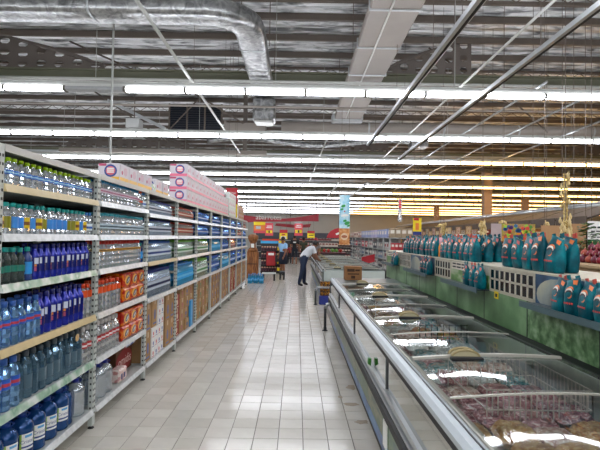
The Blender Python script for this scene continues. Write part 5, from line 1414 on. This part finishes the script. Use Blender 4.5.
for i in range(8):
    for j in range(4): spawn(P_gar, (3.7 + .12 * j, 6.25 + .1 * i, 1.3655), 'white garlic bulb spread on the tan counter', 'garlic', 'loose garlic bulbs')
# potted herbs: dark green bush
leafm = MRAMP('herb_leaf', [(.35, '1E3A18'), (.5, '35602A'), (.65, '5A8A3E')], 6, .5, 3)
def herb(label, x, y, z, r_, h_, seed):
    p = thing('potted_plant', label, 'plant', (x, y, z))
    MB().lathe([(r_ * .5, 0), (r_ * .6, .02), (r_ * .7, .16), (r_ * .72, .17)], 12, (x, y, z)).obj('pot', C('6A4A34'), p)
    rg = random.Random(seed); mb = MB()
    for k in range(170):
        a_, q, zz = rg.uniform(0, 2 * PI), rg.uniform(0, 1) ** .5 * r_, z + .14 + rg.uniform(0, 1) * h_
        q *= 1 - .6 * ((zz - z - .14) / h_) ** 2
        cx, cy = x + q * math.cos(a_), y + q * math.sin(a_); s1 = rg.uniform(.03, .06); t = rg.uniform(0, PI)
        dx, dy, dz = s1 * math.cos(t), s1 * math.sin(t), rg.uniform(-.02, .03)
        mb.add([(cx - dx, cy - dy, zz), (cx + dy * .5, cy - dx * .5, zz + .012), (cx + dx, cy + dy, zz + dz), (cx - dy * .5, cy + dx * .5, zz + .008)], [(0, 1, 2), (0, 2, 3)])
    mb.obj('foliage', leafm, p)['kind'] = 'stuff'
    MB().tube([(x, y, z + .1), (x, y, z + .14 + h_ * .7)], .012, 5).obj('stem', C('4A3A22'), p)
herb('bushy dark green herb plant behind the teal bags', 4.5, 7.12, 1.36, .2, .42, 5)
herb('smaller herb plant by the hanging braids', 4.55, 5.6, 1.36, .14, .3, 6)
# stacked crates and framed boards along the stalls
rg = random.Random(21)
for k in range(9):
    spawn(K_crate, (4.9 + rg.uniform(-.05, .1), 8.8 + .53 * k, 1.1505), 'slatted wooden crate on the farther produce counter', 'crate', 'crates on the produce counter', rot=PI / 2)
fr_cols = ['8E2A3A', 'C9923A', '5A3A22', 'B9643A', '7A2438', 'D0A860', '4A2A1C', 'A8483A', 'C9B27A']
for k in range(14):
    y_ = 15 + .5 * k
    cc = fr_cols[k % 9]
    q = thing('goods_board', 'framed board of %s goods hung below the canopy' % ['wine-red', 'golden', 'dark brown', 'rust', 'maroon', 'straw', 'cocoa', 'brick', 'sand'][k % 9], 'board', (5.9, y_, 1.5), 'boards below the canopy')
    zb = 1.5 + .12 * (k % 2)
    MB().box(5.9, 5.92, y_ + .2, y_ + .24, 1.1, zb + .1).obj('stake', stallw, q)
    MB().box(5.88, 5.9, y_, y_ + .46, zb, zb + .46).obj('panel', MRAMP('goods_' + cc, [(.35, cc), (.5, 'D8C9A8'), (.6, cc), (.7, '3A2216')], 14, .5, 3), q)
    MB().box(5.86, 5.9, y_ - .02, y_, zb - .02, zb + .48).box(5.86, 5.9, y_ + .46, y_ + .48, zb - .02, zb + .48).box(5.86, 5.9, y_, y_ + .46, zb - .02, zb).box(5.86, 5.9, y_, y_ + .46, zb + .46, zb + .48).obj('frame', stallw, q)
# small fixtures above the middle bags
for k, (x, y, c, lab) in enumerate(((4.7, 14.38, '3FB4D8', 'small cyan price sign between the golden boards'), (5.65, 14.38, '62C4DC', 'cyan price sign beside a straw braid'), (5.1, 14.38, 'E8E2D2', 'small white price sign by the crates'))):
    s_ = thing('price_sign', lab, 'sign', (x, y, 1.1)); MB().box(x - .14, x + .14, y, y + .01, 1.62, 1.8).obj('board', C(c), s_); MB().tube([(x, y + .02, 1.1), (x, y + .02, 1.7)], .008, 5).obj('stake', galv, s_)
    MB().box(x - .1, x + .1, y - .002, y, 1.68, 1.72).obj('print', paper if k < 2 else ink, s_)
# colourful leafy sign
s_ = thing('mural_board', 'multicoloured fruit mural board above the teal bags', 'sign', (4.7, 10.2, 1.6))
MB().box(4.55, 5.3, 10.2, 10.22, 1.62, 2.0).obj('board', MRAMP('mural', [(.28, '2A5A8A'), (.36, 'D8D23A'), (.43, 'B83A6A'), (.5, '7AB03A'), (.57, 'E89A2A'), (.64, '5A2A6A'), (.72, 'B8D84A')], 24, .5, 2, dist=1.0), s_)
rg = random.Random(77)
for ci, cc in enumerate(('D8D23A', 'B8305E', '4E9A34', 'E88A1E', '5A2A7A', '8ED03A', '2A6AA0', 'E04A3A')):
    mbm = MB()
    for q in range(9):
        cx, cz, rr = rg.uniform(4.6, 5.25), rg.uniform(1.66, 1.96), rg.uniform(.025, .05)
        mbm.prism([(cx + rr * math.cos(t * PI / 3 + q), cz + rr * math.sin(t * PI / 3 + q)) for t in range(6)], 'y', 10.199 - .0006 * (ci + 1), 10.2)
    mbm.obj('print', C(cc), s_)
MB().box(4.32, 4.55, 10.21, 10.23, 1.62, 2.0).obj('side_panel', M('lilac_panel', 'B4A2A0', .6), s_)
for x in (4.6, 5.25): MB().tube([(x, 10.21, 2.0), (x, 10.21, ROOF)], .006, 4).obj('cord', roof_steel, s_)
for k, (x0, x1, y, z0, z1, lab) in enumerate(((5.0, 5.52, 9.4, 1.6, 1.95, 'plain tan board hanging above the teal bags'), (5.75, 6.1, 9.6, 1.65, 2.0, 'narrower plain tan board beside the braids'))):
    hanging('plain_board', lab, x0, x1, y, z0, z1, [(0, 1, 0, 1, M('tan_plain', 'B98E62', .6))])
s_ = hanging('information_sign', 'white information sign with green foot at the hanging braids', 4.95, 5.4, 7.8, 1.58, 1.98, [(0, 1, 0, 1, paper), (0, 1, 0, .22, M('sign_green', '1E6A34', .5))])
mbp = MB()
for r_, zz in enumerate((1.86, 1.8, 1.75, 1.7)):
    x = 5.0
    for L in ((.09, .12, .1), (.07, .1, .06, .08), (.11, .07, .09), (.08, .1))[r_]:
        mbp.box(x, x + L, 7.793, 7.796, zz, zz + (.03 if r_ == 0 else .018)); x += L + .02
mbp.obj('print', ink, s_)
# straw and garlic braids
straw = MRAMP('straw', [(.35, '9A7A3E'), (.5, 'C9AC6A'), (.65, 'E4D29A')], 20, .7, 4)
def braid(label, x, y, zt_, zb_, knots, group=None, tail=True, cord_to=ROOF):
    b = thing('garlic_braid', label, 'braid', (x, y, zb_), group)
    MB().tube([(x, y, zt_), (x, y, cord_to)], .004, 4).obj('cord', roof_steel, b)
    for s3 in range(3):
        pth = []
        for i in range(30):
            t = i / 29; ph = t * 14 + s3 * 2.094
            pth.append((x + .025 * math.cos(ph), y + .025 * math.sin(ph), zt_ + (zb_ - zt_) * t))
        MB().tube(pth, .014, 5).obj('strand', straw, b)
    rg = random.Random(int(x * 100 + y * 10))
    for k in range(knots):
        t = (k + .5) / knots; a_ = rg.uniform(0, 2 * PI); rr = .05 + .03 * t
        cx, cy, cz = x + rr * math.cos(a_), y + rr * math.sin(a_), zt_ + (zb_ - zt_) * t
        MB().lathe([(.006, -.045), (.022, -.032), (.027, 0), (.016, .03), (.006, .06)], 7, (cx, cy, cz)).obj('bulb', M('braid_bulb', 'DCC48C', .5, var=.15), b)
    if tail:
        mb = MB()
        for k in range(9):
            a_ = k * .7; mb.tube([(x, y, zb_ + .05), (x + .07 * math.cos(a_), y + .07 * math.sin(a_), zb_ - .1), (x + .06 * math.cos(a_), y + .06 * math.sin(a_), zb_ - .32)], .009, 4)
        mb.obj('tassel', straw, b)
braid('long straw garlic braid hanging beside the white information sign', 4.42, 7.55, 2.75, 1.75, 16)
b2 = braid('knotted straw braid low among the herb leaves', 4.1, 7.0, 1.95, 1.7, 8)
for x, y, lab in ((4.15, 10.3, 'short straw braid left of the lilac panel'), (4.42, 10.9, 'short straw braid beside the cyan price sign'), (5.55, 10.2, 'short straw braid right of the mural board'), (3.9, 12.2, 'straw braid over the crates')):
    braid(lab, x, y, 2.05, 1.7, 9, cord_to=ROOF)
P_bask = ('straw_hat', [('brim', MB().lathe([(.16, 0), (.17, .01), (.09, .02)], 14).mesh('brim', straw), None), ('cord', MB().tube([(0, 0, .1), (0, 0, 5.0)], .004, 4).mesh('cord', roof_steel), None), ('crown', MB().lathe([(.09, .015), (.085, .07), (.04, .1), (.005, .105)], 12).mesh('crown', straw), None)])
for x, y, z in ((4.25, 13.6, 1.99), (4.75, 10.6, 1.99)):
    o = spawn(P_bask, (x, y, z), 'round straw basket cap hung above the boards', 'basket', 'straw caps above the boards')
# middle-distance goods under them, seen between bag tops
stock('', (3.7, 6.0), 14.2, [1.1], .22, .2, .3, ['7A2A2A', '5A3A22', 'B99A5A', '3A1A14', 'A8643A', 'C9B48A'], 31, 'packet lined up before the far stalls', 'packets before the far stalls')
g = thing('produce_shelf', 'brown stepped shelf before the far stalls', 'shelf', (4.8, 14.3, 0))
MB().rbox(3.65, 6.1, 14.02, 14.45, 0, 1.1, .02).obj('body', stallw, g)
MB().box(3.65, 6.1, 14.0, 14.02, 1.0, 1.1).obj('front_edge', tan, g)
stock('', (7.9, 18.0), 26.0, [1.2, 1.55, 1.9], .4, .3, .3, ['7A2A2A', '5A3A22', 'B99A5A', '3A1A14', 'A8643A', 'C9B48A', '8E8A60'], 33, 'packet on the tall wood shelf behind the stalls', 'packets on the wood shelf')
g = thing('wood_shelf', 'tall wooden shelf wall behind the fruit stalls', 'shelf', (12, 26.2, 0))
for z in (1.2, 1.55, 1.9): MB().box(7.8, 18.2, 25.8, 26.3, z - .04, z).obj('shelf_board', stallw, g)
MB().box(7.8, 18.2, 26.3, 26.36, 0, 2.3).obj('back_board', stallw, g)
for x in (7.78, 18.14): MB().box(x, x + .06, 25.8, 26.3, 0, 2.3).obj('upright', stallw, g)

# ---------------------------------------------------------------- people
skin_m = M('skin', '8A5A42', .5, var=.05)
hair_m = M('hair_black', '14110F', .5)
shoe_m = M('shoe_dark', '1C1A1A', .5)
def person(label, pos, heading, J, mats, rad=None, zones=None, cap=None, extra=None, skirt=None):
    """J: joints in local (forward, left, up) metres; skinned into one surface; zones pick a material per bone"""
    bones = [('pel', 'chest'), ('chest', 'neck'), ('neck', 'head0'), ('head0', 'head1'),
             ('chest', 'shL'), ('shL', 'elL'), ('elL', 'wrL'), ('wrL', 'haL'), ('chest', 'shR'), ('shR', 'elR'), ('elR', 'wrR'), ('wrR', 'haR'),
             ('pel', 'hiL'), ('hiL', 'knL'), ('knL', 'anL'), ('anL', 'toL'), ('pel', 'hiR'), ('hiR', 'knR'), ('knR', 'anR'), ('anR', 'toR')]
    rads = dict(pel=.14, chest=.16, neck=.055, head0=.085, head1=.08, shL=.075, elL=.045, wrL=.032, haL=.03, shR=.075, elR=.045, wrR=.032, haR=.03,
                hiL=.1, knL=.062, anL=.042, toL=.035, hiR=.1, knR=.062, anR=.042, toR=.035)
    if rad: rads.update(rad)
    names = list(rads); idx = {n: i for i, n in enumerate(names)}
    me = bpy.data.meshes.new('body'); me.from_pydata([J[n] for n in names], [(idx[a_], idx[b_]) for a_, b_ in bones], [])
    ob = bpy.data.objects.new('body', me); COL.objects.link(ob)
    md = ob.modifiers.new('skin', 'SKIN'); md.use_smooth_shade = True
    lay = me.skin_vertices[0].data if me.skin_vertices else None
    if lay is None:
        bpy.context.view_layer.objects.active = ob
        bm = bmesh.new(); bm.from_mesh(me); bm.verts.layers.skin.verify(); bm.to_mesh(me); bm.free(); lay = me.skin_vertices[0].data
    for n in names:
        lay[idx[n]].radius = (rads[n], rads[n]); lay[idx[n]].use_root = (n == 'pel')
    sb = ob.modifiers.new('sub', 'SUBSURF'); sb.levels = 2; sb.render_levels = 2
    dg = bpy.context.evaluated_depsgraph_get(); dg.update()
    bk_ = bpy.data.meshes.new_from_object(ob.evaluated_get(dg)); bpy.data.objects.remove(ob)
    bk_.materials.clear()
    for m in mats: bk_.materials.append(m)
    zone_of = dict(zones)
    segs = [(Vector(J[a_]), Vector(J[b_]), zone_of.get((a_, b_), 0)) for a_, b_ in bones]
    for p in bk_.polygons:
        c = p.center; best = (9, 0)
        for a_, b_, z in segs:
            d_ = b_ - a_; t = max(0, min(1, (c - a_).dot(d_) / max(d_.length_squared, 1e-6)))
            q = (c - a_ - d_ * t).length
            if q < best[0]: best = (q, z if not isinstance(z, tuple) else (z[0] if t < z[2] else z[1]))
        p.material_index = best[1]; p.use_smooth = True
    r_ = thing('person', label, 'person', pos, rot=(0, 0, heading))
    link('body', bk_, r_)
    h0, h1 = Vector(J['head0']), Vector(J['head1']); up = (h1 - h0).normalized(); cen = h0 + (h1 - h0) * .55
    # hair shell, face features
    mb = MB().sphere(tuple(cen + Vector((-.022, 0, .03))), .108, 12, 8, 0, (1, .88, 1.02)); mb.obj('hair', cap or hair_m, r_, (0, 0, 0))
    if cap: MB().rbox(cen.x + .05, cen.x + .19, cen.y - .07, cen.y + .07, cen.z + .04, cen.z + .055, .005).obj('cap_peak', cap, r_, (0, 0, 0))
    fc = MB().sphere(tuple(cen + Vector((.1, 0, -.02))), .018, 6, 5, 0, (1, .8, 1.5))
    fc.obj('nose', skin_m, r_, (0, 0, 0))
    ey = MB()
    for s1 in (-1, 1): ey.sphere(tuple(cen + Vector((.082, .034 * s1, .015))), .012, 6, 5)
    ey.obj('eyes', ink, r_, (0, 0, 0))
    er = MB()
    for s1 in (-1, 1): er.sphere(tuple(cen + Vector((0, .086 * s1, -.005))), .022, 6, 5, 0, (.8, .4, 1.3))
    er.obj('ears', skin_m, r_, (0, 0, 0))
    MB().box(cen.x + .078, cen.x + .086, -.022 + cen.y, .022 + cen.y, cen.z - .06, cen.z - .052).obj('mouth', M('lips', '6A3630', .5), r_, (0, 0, 0))
    for sd in 'LR':
        w_, h_ = Vector(J['wr' + sd]), Vector(J['ha' + sd]); d_ = (h_ - w_).normalized(); sid = d_.cross(Vector((0, 0, 1))) if abs(d_.z) < .9 else Vector((1, 0, 0))
        sid.normalize(); mb = MB()
        for k, (o_, L) in enumerate(((-.027, .065), (-.009, .078), (.009, .075), (.027, .058))):
            b0 = h_ + sid * o_ - d_ * .01; m1 = b0 + d_ * L * .55; e1 = b0 + d_ * L * .9 + Vector((0, 0, -.02))
            mb.tube([b0, m1, e1], [.0095, .009, .007], 6)
        t0 = w_ + (h_ - w_) * .4 + sid * .02
        mb.tube([t0, t0 + d_ * .03 + sid * .025, t0 + d_ * .065 + sid * .03], [.011, .01, .008], 6)
        mb.obj('fingers', skin_m, r_, (0, 0, 0))
    if skirt:
        m, zt_, zb_, rt, rb = skirt
        MB().lathe([(rb, zb_), ((rt + rb) / 2 * 1.02, (zt_ + zb_) / 2), (rt, zt_)], 16, (J['pel'][0], 0, 0)).obj('skirt', m, r_, (0, 0, 0))
    if extra: extra(r_, J)
    return r_
def standing(h=1.65, stride=.12, arm=.0, lean=0.):
    k = h / 1.7
    J = dict(pel=(0, 0, .93), chest=(.02 + lean * .5, 0, 1.27), neck=(.02 + lean, 0, 1.45), head0=(.035 + lean, 0, 1.53), head1=(.045 + lean, 0, 1.63),
             shL=(.01 + lean * .8, .185, 1.36), elL=(-.02 + arm, .235, 1.09), wrL=(.06 + arm * 1.6, .24, .86), haL=(.08 + arm * 1.8, .235, .79),
             shR=(.01 + lean * .8, -.185, 1.36), elR=(-.05 - arm * .4, -.235, 1.09), wrR=(.02, -.245, .86), haR=(.04, -.24, .79),
             hiL=(0, .09, .88), knL=(.04 + stride, .1, .5), anL=(stride * .8, .1, .085), toL=(stride * .8 + .16, .11, .04),
             hiR=(0, -.09, .88), knR=(-stride * .4 + .03, -.1, .5), anR=(-stride, -.1, .085), toR=(-stride + .16, -.11, .04))
    return {n: (p[0] * k, p[1] * k, p[2] * k) for n, p in J.items()}
def zones_for(top=1, leg=2, shoe=3, sleeve='short', legs='long'):
    z = {('pel', 'chest'): top, ('chest', 'neck'): (top, 0, .75), ('neck', 'head0'): 0, ('head0', 'head1'): 0}
    for s_ in 'LR':
        z[('chest', 'sh' + s_)] = top; z[('sh' + s_, 'el' + s_)] = (top, 0, .65) if sleeve == 'short' else top
        z[('el' + s_, 'wr' + s_)] = 0 if sleeve == 'short' else top; z[('wr' + s_, 'ha' + s_)] = 0
        z[('pel', 'hi' + s_)] = leg; z[('hi' + s_, 'kn' + s_)] = leg
        z[('kn' + s_, 'an' + s_)] = leg if legs == 'long' else ((leg, 0, .12) if legs == 'shorts' else 0); z[('an' + s_, 'to' + s_)] = shoe
    return z
shirt_w = M('shirt_white', 'D6D8DC', .8, var=.06, bump=.1)
jeans = M('jeans', '1E2A44', .8, var=.15, scale=40)
# man leaning over the freezer
J = dict(pel=(.0, 0, .92), chest=(.22, 0, 1.2), neck=(.36, 0, 1.33), head0=(.43, 0, 1.37), head1=(.5, 0, 1.43),
         shL=(.3, .18, 1.25), elL=(.42, .22, 1.02), wrL=(.5, .14, .9), haL=(.56, .12, .87), shR=(.3, -.18, 1.25), elR=(.36, -.24, 1.0), wrR=(.46, -.2, .9), haR=(.53, -.18, .865),
         hiL=(0, .09, .87), knL=(.08, .1, .5), anL=(.08, .1, .085), toL=(.22, .11, .045), hiR=(-.01, -.09, .87), knR=(-.08, -.12, .5), anR=(-.2, -.14, .085), toR=(-.05, -.15, .045))
person('man in white shirt and dark jeans leaning over the second freezer', (.22, 15.4, .0), .35, J, [skin_m, shirt_w, jeans, shoe_m], dict(pel=.16, chest=.18, hiL=.12, hiR=.12, knL=.085, knR=.085, anL=.06, anR=.06, elL=.055, elR=.055, wrL=.038, wrR=.038), zones_for(), None)
# woman in light blue shirt, dark skirt
def bagit(r_, J):
    MB().rbox(-.05, .12, -.36, -.24, .55, .85, .02).obj('shoulder_bag', C('161A22'), r_, (0, 0, 0))
dark_cloth = M('cloth_dark', '12203A', .8)
person('woman in light blue blouse and dark skirt standing before the snack rack', (-.58, 19.65, .0), -2.2, standing(1.62, .05, .12), [skin_m, M('blouse_blue', '8FBBE0', .8, var=.06), dark_cloth, shoe_m], None, zones_for(legs='bare'), None, bagit, (M('skirt_dark', '101C30', .8), 1.0, .48, .15, .2))
def backprint(r_, J):
    MB().box(-.155, -.15, -.08, .08, 1.3, 1.36).obj('shirt_print', paper, r_, (0, 0, 0))
person('man in black T-shirt and dark shorts walking away down the aisle', (-.13, 26.5, .0), PI / 2, standing(1.75, .14), [skin_m, M('tee_black', '101218', .8), M('shorts', '1A2230', .8), M('shoe_pale', 'B9B4AC', .6)], dict(chest=.18), zones_for(legs='shorts'), None, backprint)
person('person in dark olive top walking beside the black-shirted man', (.4, 27.5, .0), PI / 2, standing(1.62, .1), [skin_m, M('top_olive', '3A4032', .8), M('trousers_olive', '2A2A22', .8), shoe_m], None, zones_for())
person('person in red cap standing behind the leaning man', (.95, 22.8, .0), -PI / 2 - .4, standing(1.58, .05), [skin_m, M('top_grey', '8E8A8A', .8), M('trousers_dark', '22242A', .8), shoe_m], None, zones_for(), red_board)
person('child in red top far down the aisle', (-.45, 28.5, .0), PI / 2 + .2, standing(1.15, .08), [skin_m, M('top_red', '8E1E26', .8), M('trousers_dark', '22242A', .8), shoe_m], None, zones_for())
